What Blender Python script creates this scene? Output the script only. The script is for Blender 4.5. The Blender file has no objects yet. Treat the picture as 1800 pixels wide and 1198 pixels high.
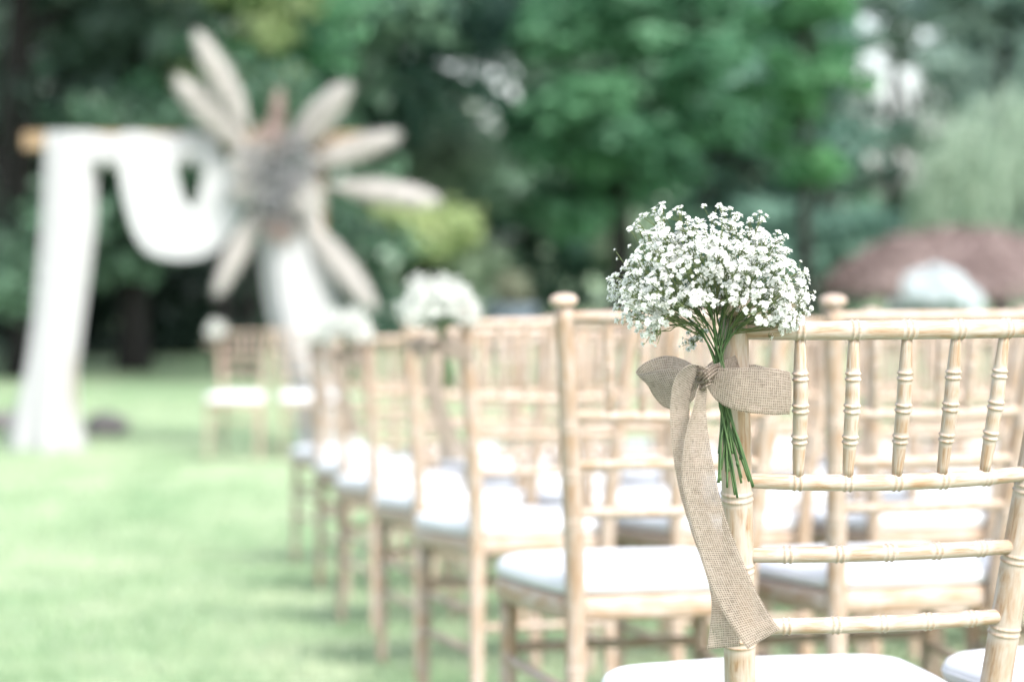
import bpy, bmesh, math, random
import numpy as np
from mathutils import Vector, Matrix

# ------------------------------------------------------------------ camera, sky, sun, exposure
scene = bpy.context.scene
COL = scene.collection
R = math.radians
random.seed(7)
rng = np.random.default_rng(11)

CAM_Z = 0.97
PITCH = math.atan(181.0 / 4250.0)
FPX = 4250.0                                  # focal length in pixels of the 1800 px wide photograph
cam_d = bpy.data.cameras.new('camera')
cam = bpy.data.objects.new('camera', cam_d)
COL.objects.link(cam)
cam.location = (0, 0, CAM_Z)
cam.rotation_euler = (math.pi / 2 - PITCH, 0, 0)
cam_d.lens = 85
cam_d.sensor_width = 36
cam_d.clip_start = 0.05
cam_d.clip_end = 2000
cam_d.dof.use_dof = True
cam_d.dof.focus_distance = 2.455
cam_d.dof.aperture_fstop = 3.35
cam_d.dof.aperture_blades = 0
scene.camera = cam

SUN_EL, SUN_AZ = R(48), R(146)                # azimuth clockwise from +Y: from the right, a little behind the camera
world = bpy.data.worlds.new('World')
scene.world = world
world.use_nodes = True
wn, wl = world.node_tree.nodes, world.node_tree.links
wn.clear()
sky = wn.new('ShaderNodeTexSky')
sky.sky_type = 'NISHITA'
sky.sun_disc = False
sky.sun_elevation = SUN_EL
sky.sun_rotation = SUN_AZ
sky.air_density = 1.0
sky.dust_density = 3.0
hs = wn.new('ShaderNodeHueSaturation')
hs.inputs['Saturation'].default_value = 0.55   # thin bright overcast
bg = wn.new('ShaderNodeBackground')
bg.inputs['Strength'].default_value = 0.15
wo = wn.new('ShaderNodeOutputWorld')
wl.new(sky.outputs[0], hs.inputs['Color'])
wl.new(hs.outputs[0], bg.inputs[0])
wl.new(bg.outputs[0], wo.inputs[0])

sun_d = bpy.data.lights.new('sun', 'SUN')
sun_d.energy = 1.5
sun_d.angle = R(14)
sun_d.color = (1.0, 0.965, 0.925)
sun = bpy.data.objects.new('sun', sun_d)
COL.objects.link(sun)
to_sun = Vector((math.sin(SUN_AZ) * math.cos(SUN_EL), math.cos(SUN_AZ) * math.cos(SUN_EL), math.sin(SUN_EL)))
sun.rotation_euler = to_sun.to_track_quat('Z', 'Y').to_euler()

vs = scene.view_settings
vs.view_transform = 'Standard'
vs.look = 'None'
vs.exposure = 1.85
vs.gamma = 1.0
vs.use_curve_mapping = False
scene.cycles.use_denoising = True
scene.cycles.max_bounces = 6
scene.cycles.diffuse_bounces = 3
scene.cycles.transmission_bounces = 4
scene.cycles.transparent_max_bounces = 12
scene.cycles.sample_clamp_indirect = 6.0


# ------------------------------------------------------------------ helpers
def at(x, y, d):
    """The point of the place that lies at depth d (metres along Y) behind photo point x, y."""
    u, v = (x - 900.0) / FPX, (599.0 - y) / FPX
    cp, sp = math.cos(PITCH), math.sin(PITCH)
    dx, dy, dz = u, cp + v * sp, -sp + v * cp
    t = d / dy
    return Vector((dx * t, d, CAM_Z + dz * t))


_T = [-60, 0, 1.35, 2.55, 3.55, 4.6, 5.65, 6.75, 10, 14.5, 18, 500]
_Z = [0.9, 0, -.028, -.082, -.142, -.205, -.255, -.305, -.445, -.590, -.622, -.622]
_tf = np.linspace(-10, 30, 801)
_zf = np.convolve(np.pad(np.interp(_tf, _T, _Z), 10, mode='edge'), np.ones(21) / 21, 'valid')


def ground_z(y):
    """Height of the lawn: it falls gently from the last row to the arch, then runs level."""
    return np.interp(np.asarray(y, float) - 2.5, _tf, _zf)


def gz(y):
    return float(ground_z(y))


def tag(o, label=None, cat=None, group=None, kind=None):
    if label: o['label'] = label
    if cat: o['category'] = cat
    if group: o['group'] = group
    if kind: o['kind'] = kind
    return o


def empty(name, loc=(0, 0, 0), rot=(0, 0, 0)):
    o = bpy.data.objects.new(name, None)
    o.empty_display_size = 0.1
    COL.objects.link(o)
    o.location = loc
    o.rotation_euler = rot
    return o


def link(name, me, parent=None, loc=None, rot=None, scale=None):
    o = bpy.data.objects.new(name, me)
    COL.objects.link(o)
    if parent: o.parent = parent
    if loc is not None: o.location = loc
    if rot is not None: o.rotation_euler = rot
    if scale is not None: o.scale = scale
    return o


def copy_tree(o, parent=None):
    c = o.copy()
    COL.objects.link(c)
    c.parent = parent
    for ch in o.children:
        copy_tree(ch, c)
    return c


class MB:
    """Collects vertices, faces, uvs and one float attribute; build() makes a mesh."""
    def __init__(self):
        self.v, self.f, self.uv, self.w, self.mi = [], [], [], [], []

    def vert(self, p, uv=(0, 0), w=0.0):
        self.v.append(tuple(p)); self.uv.append(uv); self.w.append(w)
        return len(self.v) - 1

    def face(self, idx, mi=0):
        self.f.append(tuple(idx)); self.mi.append(mi)

    def mesh(self, name, mats, smooth=True):
        me = bpy.data.meshes.new(name)
        me.from_pydata(self.v, [], self.f)
        for m in (mats if isinstance(mats, (list, tuple)) else [mats]):
            me.materials.append(m)
        uvl = me.uv_layers.new(name='UVMap')
        li = np.empty(len(me.loops), np.int32)
        me.loops.foreach_get('vertex_index', li)
        uvl.data.foreach_set('uv', np.asarray(self.uv, np.float32)[li].ravel())
        a = me.attributes.new('wash', 'FLOAT', 'POINT')
        a.data.foreach_set('value', np.asarray(self.w, np.float32))
        me.polygons.foreach_set('material_index', np.asarray(self.mi, np.int32))
        me.polygons.foreach_set('use_smooth', np.full(len(self.f), smooth))
        me.update()
        return me

    def sweep(self, pts, radii, segs=12, wash=None, cap=True, mi=0, squash=1.0, v0=0.0):
        pts = [Vector(p) for p in pts]
        n = len(pts)
        ln = v0
        ref = None
        rows = []
        for i, p in enumerate(pts):
            t = (pts[min(i + 1, n - 1)] - pts[max(i - 1, 0)])
            if t.length < 1e-9: t = Vector((0, 0, 1))
            t.normalize()
            if ref is None:
                ref = Vector((0, 1, 0)) if abs(t.y) < 0.9 else Vector((1, 0, 0))
            a = (ref - t * ref.dot(t)).normalized()
            ref = a
            b = t.cross(a)
            if i: ln += (p - pts[i - 1]).length
            row = []
            for k in range(segs + 1):
                an = 2 * math.pi * k / segs
                q = p + (a * math.cos(an) * squash + b * math.sin(an)) * radii[i]
                row.append(self.vert(q, (k / segs, ln), wash[i] if wash else 0.0))
            rows.append(row)
        for i in range(n - 1):
            for k in range(segs):
                self.face((rows[i][k], rows[i][k + 1], rows[i + 1][k + 1], rows[i + 1][k]), mi)
        if cap:
            self.face([rows[0][k] for k in range(segs)][::-1], mi)
            self.face([rows[-1][k] for k in range(segs)], mi)

    def grid(self, rows, uvrows=None, mi=0, closed=False):
        idx = []
        for i, r in enumerate(rows):
            idx.append([self.vert(p, (uvrows[i][j] if uvrows else (j, i))) for j, p in enumerate(r)])
        for i in range(len(rows) - 1):
            m = len(rows[i])
            for j in range(m - 1 + (1 if closed else 0)):
                k = (j + 1) % m
                self.face((idx[i][j], idx[i][k], idx[i + 1][k], idx[i + 1][j]), mi)
        return idx


def np_mesh(name, verts, faces, mats, tone=None, smooth=False, mi=None):
    """Large meshes straight from arrays; faces is (n, k)."""
    me = bpy.data.meshes.new(name)
    verts = np.asarray(verts, np.float32); faces = np.asarray(faces, np.int32)
    n, k = faces.shape
    me.vertices.add(len(verts)); me.vertices.foreach_set('co', verts.ravel())
    me.loops.add(n * k); me.loops.foreach_set('vertex_index', faces.ravel())
    me.polygons.add(n)
    me.polygons.foreach_set('loop_start', np.arange(0, n * k, k, dtype=np.int32))
    me.polygons.foreach_set('loop_total', np.full(n, k, np.int32))
    me.polygons.foreach_set('use_smooth', np.full(n, smooth))
    for m in (mats if isinstance(mats, (list, tuple)) else [mats]):
        me.materials.append(m)
    if mi is not None: me.polygons.foreach_set('material_index', np.asarray(mi, np.int32))
    if tone is not None:
        a = me.attributes.new('tone', 'FLOAT', 'POINT')
        a.data.foreach_set('value', np.asarray(tone, np.float32))
    me.update(calc_edges=True)
    me.validate()
    return me


# ------------------------------------------------------------------ materials
def mat_new(name):
    m = bpy.data.materials.new(name)
    m.use_nodes = True
    nt = m.node_tree
    nt.nodes.clear()
    out = nt.nodes.new('ShaderNodeOutputMaterial')
    return m, nt.nodes, nt.links, out


def ramp(nodes, stops):
    r = nodes.new('ShaderNodeValToRGB')
    e = r.color_ramp.elements
    while len(e) < len(stops): e.new(0.5)
    for i, (p, c) in enumerate(stops):
        e[i].position = p
        e[i].color = (*c, 1.0) if len(c) == 3 else c
    return r


def noise(nodes, links, scale, detail=3, vec=None, rough=0.55, dist=0.0):
    n = nodes.new('ShaderNodeTexNoise')
    n.inputs['Scale'].default_value = scale
    n.inputs['Detail'].default_value = detail
    n.inputs['Roughness'].default_value = rough
    n.inputs['Distortion'].default_value = dist
    if vec is not None: links.new(vec, n.inputs['Vector'])
    return n


def math_n(nodes, links, op, a, b=None, c=None):
    n = nodes.new('ShaderNodeMath'); n.operation = op
    for i, x in enumerate((a, b, c)):
        if x is None: continue
        if isinstance(x, (int, float)): n.inputs[i].default_value = x
        else: links.new(x, n.inputs[i])
    return n.outputs[0]


def mixc(nodes, links, fac, a, b, mode='MIX'):
    n = nodes.new('ShaderNodeMix'); n.data_type = 'RGBA'; n.blend_type = mode
    for k, x in ((0, fac), (6, a), (7, b)):
        if isinstance(x, (int, float)): n.inputs[k].default_value = x
        elif isinstance(x, tuple): n.inputs[k].default_value = (*x, 1.0)
        else: links.new(x, n.inputs[k])
    return n.outputs[2]


def wood_mat():
    """Limewashed beech: warm grain with white pigment left in the grooves."""
    m, n, l, out = mat_new('limewashed_wood')
    uv = n.new('ShaderNodeUVMap'); sp = n.new('ShaderNodeSeparateXYZ'); l.new(uv.outputs[0], sp.inputs[0])
    oi = n.new('ShaderNodeObjectInfo')
    ang = math_n(n, l, 'MULTIPLY', sp.outputs[0], 2 * math.pi)
    cx = math_n(n, l, 'MULTIPLY', math_n(n, l, 'COSINE', ang), 1.0)
    sx = math_n(n, l, 'MULTIPLY', math_n(n, l, 'SINE', ang), 1.0)
    zz = math_n(n, l, 'ADD', math_n(n, l, 'MULTIPLY', sp.outputs[1], 5.0), math_n(n, l, 'MULTIPLY', oi.outputs['Random'], 40.0))
    cb = n.new('ShaderNodeCombineXYZ'); l.new(cx, cb.inputs[0]); l.new(sx, cb.inputs[1]); l.new(zz, cb.inputs[2])
    fine = noise(n, l, 7.5, 6, cb.outputs[0], 0.65, 0.3)
    broad = noise(n, l, 1.6, 3, cb.outputs[0], 0.5, 0.4)
    zz2 = math_n(n, l, 'MULTIPLY', zz, 3.0)
    cb2 = n.new('ShaderNodeCombineXYZ'); l.new(cx, cb2.inputs[0]); l.new(sx, cb2.inputs[1]); l.new(zz2, cb2.inputs[2])
    patch = noise(n, l, 1.3, 4, cb2.outputs[0], 0.6, 0.6)
    grain = ramp(n, [(0.34, (0.165, 0.084, 0.042)), (0.45, (0.28, 0.178, 0.104)), (0.55, (0.345, 0.252, 0.180)), (0.70, (0.395, 0.33, 0.275))])
    l.new(fine.outputs['Fac'], grain.inputs[0])
    tint = ramp(n, [(0.38, (0.31, 0.195, 0.112)), (0.62, (0.37, 0.30, 0.235))])
    l.new(broad.outputs['Fac'], tint.inputs[0])
    c1 = mixc(n, l, 0.42, grain.outputs[0], tint.outputs[0])
    wr = ramp(n, [(0.42, (0.0, 0.0, 0.0)), (0.64, (0.78, 0.78, 0.78))])
    l.new(patch.outputs['Fac'], wr.inputs[0])
    at_ = n.new('ShaderNodeAttribute'); at_.attribute_name = 'wash'
    wash = math_n(n, l, 'MAXIMUM', wr.outputs[0], math_n(n, l, 'MULTIPLY', at_.outputs['Fac'], 0.75))
    c2 = mixc(n, l, wash, c1, (0.435, 0.385, 0.345))
    vary = math_n(n, l, 'ADD', math_n(n, l, 'MULTIPLY', oi.outputs['Random'], 0.14), 0.87)
    hv = n.new('ShaderNodeHueSaturation'); l.new(c2, hv.inputs['Color']); l.new(vary, hv.inputs['Value'])
    b = n.new('ShaderNodeBsdfPrincipled')
    l.new(hv.outputs[0], b.inputs['Base Color'])
    b.inputs['Roughness'].default_value = 0.52
    b.inputs['Specular IOR Level'].default_value = 0.35
    bp = n.new('ShaderNodeBump'); bp.inputs['Strength'].default_value = 0.18; bp.inputs['Distance'].default_value = 0.0012
    l.new(fine.outputs['Fac'], bp.inputs['Height']); l.new(bp.outputs[0], b.inputs['Normal'])
    l.new(b.outputs[0], out.inputs[0])
    return m


def cloth_mat(name, col, scale=180.0, rough=0.9, trans=0.0, bump=0.15):
    m, n, l, out = mat_new(name)
    tc = n.new('ShaderNodeTexCoord')
    ns = noise(n, l, scale, 3, tc.outputs['Object'])
    big = noise(n, l, 6.0, 2, tc.outputs['Object'])
    r = ramp(n, [(0.3, tuple(c * 0.94 for c in col)), (0.7, col)])
    l.new(big.outputs['Fac'], r.inputs[0])
    b = n.new('ShaderNodeBsdfPrincipled')
    l.new(r.outputs[0], b.inputs['Base Color'])
    b.inputs['Roughness'].default_value = rough
    b.inputs['Specular IOR Level'].default_value = 0.2
    b.inputs['Sheen Weight'].default_value = 0.15
    bp = n.new('ShaderNodeBump'); bp.inputs['Strength'].default_value = bump; bp.inputs['Distance'].default_value = 0.002
    l.new(ns.outputs['Fac'], bp.inputs['Height']); l.new(bp.outputs[0], b.inputs['Normal'])
    if trans > 0:
        t = n.new('ShaderNodeBsdfTranslucent'); l.new(r.outputs[0], t.inputs[0])
        mx = n.new('ShaderNodeMixShader'); mx.inputs[0].default_value = trans
        l.new(b.outputs[0], mx.inputs[1]); l.new(t.outputs[0], mx.inputs[2]); l.new(mx.outputs[0], out.inputs[0])
    else:
        l.new(b.outputs[0], out.inputs[0])
    return m


def burlap_mat():
    """Open plain weave: uv in millimetres, slubby threads and small see-through gaps."""
    m, n, l, out = mat_new('burlap_ribbon')
    uv = n.new('ShaderNodeUVMap'); sp = n.new('ShaderNodeSeparateXYZ'); l.new(uv.outputs[0], sp.inputs[0])
    def threads(comp, other, period, seed):
        cb = n.new('ShaderNodeCombineXYZ')
        l.new(math_n(n, l, 'MULTIPLY', comp, 1.0 / period), cb.inputs[0])
        l.new(math_n(n, l, 'ADD', math_n(n, l, 'MULTIPLY', other, 0.07), seed), cb.inputs[1])
        wob = noise(n, l, 0.9, 2, cb.outputs[0])
        ph = math_n(n, l, 'ADD', math_n(n, l, 'MULTIPLY', comp, 2 * math.pi / period), math_n(n, l, 'MULTIPLY', wob.outputs['Fac'], 2.2))
        s = math_n(n, l, 'SINE', ph)
        slub = noise(n, l, 1.7, 2, cb.outputs[0])
        return math_n(n, l, 'ADD', math_n(n, l, 'MULTIPLY', s, 0.5), math_n(n, l, 'MULTIPLY', math_n(n, l, 'SUBTRACT', slub.outputs['Fac'], 0.35), 2.4)), s
    w, ws = threads(sp.outputs[0], sp.outputs[1], 2.25, 3.0)
    f, fs = threads(sp.outputs[1], sp.outputs[0], 2.25, 17.0)
    mx_ = math_n(n, l, 'MAXIMUM', w, f)
    r = ramp(n, [(0.12, (0.09, 0.066, 0.05)), (0.40, (0.245, 0.20, 0.162)), (0.80, (0.47, 0.41, 0.355))])
    l.new(math_n(n, l, 'MULTIPLY_ADD', mx_, 0.55, 0.30), r.inputs[0])
    b = n.new('ShaderNodeBsdfPrincipled'); l.new(r.outputs[0], b.inputs['Base Color'])
    b.inputs['Roughness'].default_value = 0.95; b.inputs['Specular IOR Level'].default_value = 0.1
    bp = n.new('ShaderNodeBump'); bp.inputs['Strength'].default_value = 0.7; bp.inputs['Distance'].default_value = 0.0006
    l.new(mx_, bp.inputs['Height']); l.new(bp.outputs[0], b.inputs['Normal'])
    hv = n.new('ShaderNodeHueSaturation'); hv.inputs['Value'].default_value = 1.45; l.new(r.outputs[0], hv.inputs['Color'])
    t = n.new('ShaderNodeBsdfTranslucent'); l.new(hv.outputs[0], t.inputs[0])
    m1 = n.new('ShaderNodeMixShader'); m1.inputs[0].default_value = 0.5
    l.new(b.outputs[0], m1.inputs[1]); l.new(t.outputs[0], m1.inputs[2])
    tr = n.new('ShaderNodeBsdfTransparent')
    gap = ramp(n, [(0.10, (0.92, 0.92, 0.92)), (0.30, (0.60, 0.60, 0.60)), (0.55, (0.26, 0.26, 0.26))])
    l.new(math_n(n, l, 'MULTIPLY_ADD', mx_, 0.55, 0.30), gap.inputs[0])
    m2 = n.new('ShaderNodeMixShader'); l.new(gap.outputs[0], m2.inputs[0])
    l.new(m1.outputs[0], m2.inputs[1]); l.new(tr.outputs[0], m2.inputs[2])
    l.new(m2.outputs[0], out.inputs[0])
    return m


def leaf_mat(name, dark, light, trans=0.35, rough=0.55, spec=0.3):
    m, n, l, out = mat_new(name)
    a = n.new('ShaderNodeAttribute'); a.attribute_name = 'tone'
    r = ramp(n, [(0.0, dark), (1.0, light)])
    l.new(a.outputs['Fac'], r.inputs[0])
    b = n.new('ShaderNodeBsdfPrincipled'); l.new(r.outputs[0], b.inputs['Base Color'])
    b.inputs['Roughness'].default_value = rough; b.inputs['Specular IOR Level'].default_value = spec
    t = n.new('ShaderNodeBsdfTranslucent')
    hv = n.new('ShaderNodeHueSaturation'); hv.inputs['Value'].default_value = 1.25; hv.inputs['Saturation'].default_value = 1.1
    l.new(r.outputs[0], hv.inputs['Color']); l.new(hv.outputs[0], t.inputs[0])
    mx = n.new('ShaderNodeMixShader'); mx.inputs[0].default_value = trans
    l.new(b.outputs[0], mx.inputs[1]); l.new(t.outputs[0], mx.inputs[2]); l.new(mx.outputs[0], out.inputs[0])
    return m


def plain_mat(name, c1, c2, scale=8.0, rough=0.8, bump=0.4, dist=0.01, coord='Object'):
    m, n, l, out = mat_new(name)
    tc = n.new('ShaderNodeTexCoord')
    ns = noise(n, l, scale, 6, tc.outputs[coord], 0.6)
    r = ramp(n, [(0.3, c1), (0.7, c2)])
    l.new(ns.outputs['Fac'], r.inputs[0])
    b = n.new('ShaderNodeBsdfPrincipled'); l.new(r.outputs[0], b.inputs['Base Color'])
    b.inputs['Roughness'].default_value = rough; b.inputs['Specular IOR Level'].default_value = 0.25
    bp = n.new('ShaderNodeBump'); bp.inputs['Strength'].default_value = bump; bp.inputs['Distance'].default_value = dist
    l.new(ns.outputs['Fac'], bp.inputs['Height']); l.new(bp.outputs[0], b.inputs['Normal'])
    l.new(b.outputs[0], out.inputs[0])
    return m


def lawn_mat():
    m, n, l, out = mat_new('lawn')
    tc = n.new('ShaderNodeTexCoord')
    big = noise(n, l, 0.55, 4, tc.outputs['Object'], 0.6)
    mid = noise(n, l, 2.4, 4, tc.outputs['Object'], 0.65)
    fine = noise(n, l, 60.0, 3, tc.outputs['Object'], 0.6)
    r1 = ramp(n, [(0.33, (0.12, 0.225, 0.10)), (0.50, (0.215, 0.30, 0.165)), (0.66, (0.33, 0.37, 0.26))])
    l.new(mid.outputs['Fac'], r1.inputs[0])
    r2 = ramp(n, [(0.35, (0.16, 0.265, 0.14)), (0.65, (0.27, 0.325, 0.215))])
    l.new(big.outputs['Fac'], r2.inputs[0])
    c = mixc(n, l, 0.45, r1.outputs[0], r2.outputs[0])
    rf = ramp(n, [(0.3, (0.72, 0.72, 0.72)), (0.7, (1.15, 1.15, 1.15))])
    l.new(fine.outputs['Fac'], rf.inputs[0])
    c = mixc(n, l, 1.0, c, rf.outputs[0], 'MULTIPLY')
    b = n.new('ShaderNodeBsdfPrincipled'); l.new(c, b.inputs['Base Color'])
    b.inputs['Roughness'].default_value = 0.9; b.inputs['Specular IOR Level'].default_value = 0.15
    l.new(b.outputs[0], out.inputs[0])
    return m


WOOD = wood_mat()
CUSHION = cloth_mat('white_cushion_fabric', (0.60, 0.61, 0.63), 260.0, 0.85, 0.0, 0.08)
DRAPE = cloth_mat('white_chiffon', (0.47, 0.475, 0.48), 90.0, 0.9, 0.30, 0.1)
BURLAP = burlap_mat()
STEM = leaf_mat('stem_green', (0.022, 0.060, 0.020), (0.085, 0.140, 0.050), 0.05, 0.45)
TWIG = leaf_mat('twig_green', (0.05, 0.075, 0.03), (0.17, 0.21, 0.08), 0.15, 0.5)
PETAL = leaf_mat('gypsophila_petal', (0.62, 0.63, 0.60), (0.77, 0.775, 0.76), 0.45, 0.7, 0.15)
CALYX = leaf_mat('calyx_green', (0.16, 0.24, 0.08), (0.34, 0.42, 0.18), 0.2)
TIMBER = plain_mat('golden_timber', (0.20, 0.14, 0.08), (0.28, 0.205, 0.13), 6.0, 0.7, 0.3)
BARK = plain_mat('bark', (0.007, 0.007, 0.0065), (0.024, 0.023, 0.021), 9.0, 0.95, 0.8, 0.03)
PALEBARK = plain_mat('grey_bark', (0.08, 0.075, 0.075), (0.16, 0.15, 0.15), 6.0, 0.95, 0.8, 0.03)
ROCK = plain_mat('rock', (0.085, 0.08, 0.08), (0.17, 0.155, 0.15), 7.0, 0.9, 0.7, 0.03)
STONE_BLUE = plain_mat('blue_grey_stone', (0.09, 0.12, 0.155), (0.16, 0.19, 0.22), 5.0, 0.9, 0.5, 0.02)
LAWN = lawn_mat()
GRASS = leaf_mat('grass_blade', (0.145, 0.26, 0.13), (0.45, 0.50, 0.355), 0.3, 0.6)
PAMPAS = leaf_mat('pampas_plume', (0.4, 0.375, 0.35), (0.7, 0.68, 0.655), 0.3, 0.9, 0.1)
DRIED = leaf_mat('dried_flowers', (0.1, 0.105, 0.108), (0.33, 0.335, 0.34), 0.2, 0.9, 0.1)
RUST = leaf_mat('rust_flowers', (0.3, 0.22, 0.195), (0.42, 0.335, 0.305), 0.2, 0.9, 0.1)

# ------------------------------------------------------------------ ground
def build_ground():
    ys = np.concatenate([np.linspace(-30, 0, 10), np.linspace(0.5, 24, 95), np.linspace(26, 60, 18), np.array([80, 120, 180, 260, 400.0])])
    xs = np.concatenate([np.array([-300, -120, -60, -30.0]), np.linspace(-20, 20, 81), np.array([30, 60, 120, 300.0])])
    X, Y = np.meshgrid(xs, ys)
    Z = ground_z(Y) + 0.006 * np.sin(X * 1.7 + Y * 0.6) * np.clip((Y - 8) / 10, 0, 1) + 0.004 * np.sin(X * 3.1 - Y * 2.3) * np.clip((Y - 12) / 10, 0, 1)
    V = np.stack([X, Y, Z], -1).reshape(-1, 3)
    ny, nx = X.shape
    i = np.arange(ny * nx).reshape(ny, nx)
    F = np.stack([i[:-1, :-1], i[:-1, 1:], i[1:, 1:], i[1:, :-1]], -1).reshape(-1, 4)
    o = link('lawn_ground', np_mesh('lawn_ground', V, F, LAWN, smooth=True))
    tag(o, 'pale green mown lawn sloping gently down to the arch', 'lawn', kind='structure')
    return o


def build_grass():
    n = 120000
    d = 3.2 + (24 - 3.2) * rng.random(n) ** 1.35
    half = 0.225 * d + 0.4
    x = (rng.random(n) * 2 - 1) * half
    z = ground_z(d)
    h = 0.018 + 0.028 * rng.random(n)
    a = rng.random(n) * 2 * math.pi
    w = 0.0022 + 0.0022 * rng.random(n) + 0.00022 * d
    lean = 0.5 * h * rng.random(n); la = rng.random(n) * 2 * math.pi
    base = np.stack([x, d, z - 0.003], -1)
    side = np.stack([np.cos(a) * w, np.sin(a) * w, np.zeros(n)], -1)
    tip = base + np.stack([np.cos(la) * lean, np.sin(la) * lean, h], -1)
    V = np.stack([base - side, base + side, tip], 1).reshape(-1, 3)
    F = np.arange(3 * n).reshape(-1, 3)
    gr = rng.random((60, 60)); gr2 = rng.random((160, 160))
    def vnoise(g, u, v):
        u, v = np.mod(u, len(g) - 1.001), np.mod(v, len(g) - 1.001); i, j = u.astype(int), v.astype(int); a_, b_ = u - i, v - j
        a_, b_ = a_ * a_ * (3 - 2 * a_), b_ * b_ * (3 - 2 * b_)
        return (g[i, j] * (1 - a_) + g[i + 1, j] * a_) * (1 - b_) + (g[i, j + 1] * (1 - a_) + g[i + 1, j + 1] * a_) * b_
    patch = 0.55 * vnoise(gr, (x + 20) / 0.55, d / 0.8) + 0.65 * vnoise(gr2, (x + 20) / 0.17, d / 0.26) - 0.08
    tone = np.clip(patch * 0.9 + rng.random(n) * 0.35 - 0.08, 0, 1)
    o = link('grass', np_mesh('grass', V, F, GRASS, np.repeat(tone, 3)))
    tag(o, 'short pale green grass blades covering the lawn', 'grass', kind='stuff')


build_ground()
build_grass()

# ------------------------------------------------------------------ chairs
def catmull(pts, n):
    pts = [Vector(p) for p in pts]
    out = []
    m = len(pts) - 1
    for i in range(n + 1):
        t = i / n * m
        k = min(int(t), m - 1); f = t - k
        p0, p1, p2, p3 = pts[max(k - 1, 0)], pts[k], pts[k + 1], pts[min(k + 2, m)]
        out.append(0.5 * ((2 * p1) + (p2 - p0) * f + (2 * p0 - 5 * p1 + 4 * p2 - p3) * f * f + (3 * p1 - p0 - 3 * p2 + p3) * f ** 3))
    return out


def turned(path, base_r, nodes_at, segs, ridge=0.0021, step=0.022, gap=0.0042):
    """A turned bamboo-style rod. path: list of points; base_r(t 0..1) in m; nodes_at: arc fractions with double rings."""
    fine = catmull(path, 120)
    L = [0.0]
    for i in range(1, len(fine)): L.append(L[-1] + (fine[i] - fine[i - 1]).length)
    tot = L[-1]
    ss = set(np.linspace(0, tot, max(int(tot / step), 3)).round(5))
    for nd in nodes_at:
        for off in (-11, -8.5, -7, -5.6, -4.2, -2.8, -1.4, 0, 1.4, 2.8, 4.2, 5.6, 7, 8.5, 11):
            s = nd * tot + off * 0.001 * gap / 0.0042
            if 0 <= s <= tot: ss.add(round(s, 5))
    ss = sorted(ss)
    pts, rad, wash = [], [], []
    j = 0
    for s in ss:
        while j < len(L) - 2 and L[j + 1] < s: j += 1
        f = (s - L[j]) / max(L[j + 1] - L[j], 1e-9)
        pts.append(fine[j].lerp(fine[j + 1], min(max(f, 0), 1)))
        r = base_r(s / tot)
        wv = 0.0
        for nd in nodes_at:
            dd = (s - nd * tot)
            for c in (-gap, gap):
                g = math.exp(-((dd - c) / (gap * 0.42)) ** 2)
                r += ridge * g
            if abs(dd) < gap * 2.8: wv = max(wv, 0.85 - 0.9 * math.exp(-((abs(dd) - gap) / (gap * 0.4)) ** 2))
        rad.append(r); wash.append(max(wv, 0.0))
    mb = MB()
    mb.sweep(pts, rad, segs, wash)
    return mb


POST = [(0.150, -0.020, 0.0), (0.146, -0.006, 0.20), (0.1425, -0.004, 0.36), (0.1440, -0.010, 0.45), (0.1520, -0.030, 0.56), (0.1640, -0.058, 0.70), (0.1800, -0.094, 0.875), (0.1815, -0.0975, 0.893)]


def post_at(z, s):
    for a, b in zip(POST, POST[1:]):
        if a[2] <= z <= b[2]:
            f = (z - a[2]) / (b[2] - a[2])
            return Vector((s * (a[0] + (b[0] - a[0]) * f), a[1] + (b[1] - a[1]) * f, z))


def rounded_outline(inset=0.0, n=10):
    """Chair seat outline, wider at the front, with rounded corners."""
    i = inset
    c = [(-0.162 + i, 0.004 + i), (0.162 - i, 0.004 + i), (0.207 - i, 0.392 - i), (-0.207 + i, 0.392 - i)]
    rad = [0.035, 0.035, 0.075, 0.075]
    out = []
    for k in range(4):
        p = Vector(c[k]); a = (Vector(c[k - 1]) - p).normalized(); b = (Vector(c[(k + 1) % 4]) - p).normalized()
        r = max(rad[k] - i * 0.5, 0.012)
        p0, p1 = p + a * r, p + b * r
        for q in range(n + 1):
            t = q / n
            pt = p0 * (1 - t) ** 2 + p * (2 * t * (1 - t)) + p1 * t * t
            out.append(pt)
        # gentle bulge along the edge to the next corner
        q0 = p1
        nxt = Vector(c[(k + 1) % 4]); d = (Vector(c[k]) - nxt).normalized()
        q1 = nxt + d * max(rad[(k + 1) % 4] - i * 0.5, 0.012)
        nrm = Vector(((q1 - q0).y, -(q1 - q0).x)).normalized()
        amp = (0.004, 0.006, 0.014, 0.006)[k]
        for q in range(1, 8):
            t = q / 8
            out.append(q0.lerp(q1, t) + nrm * amp * math.sin(math.pi * t))
    return out


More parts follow.
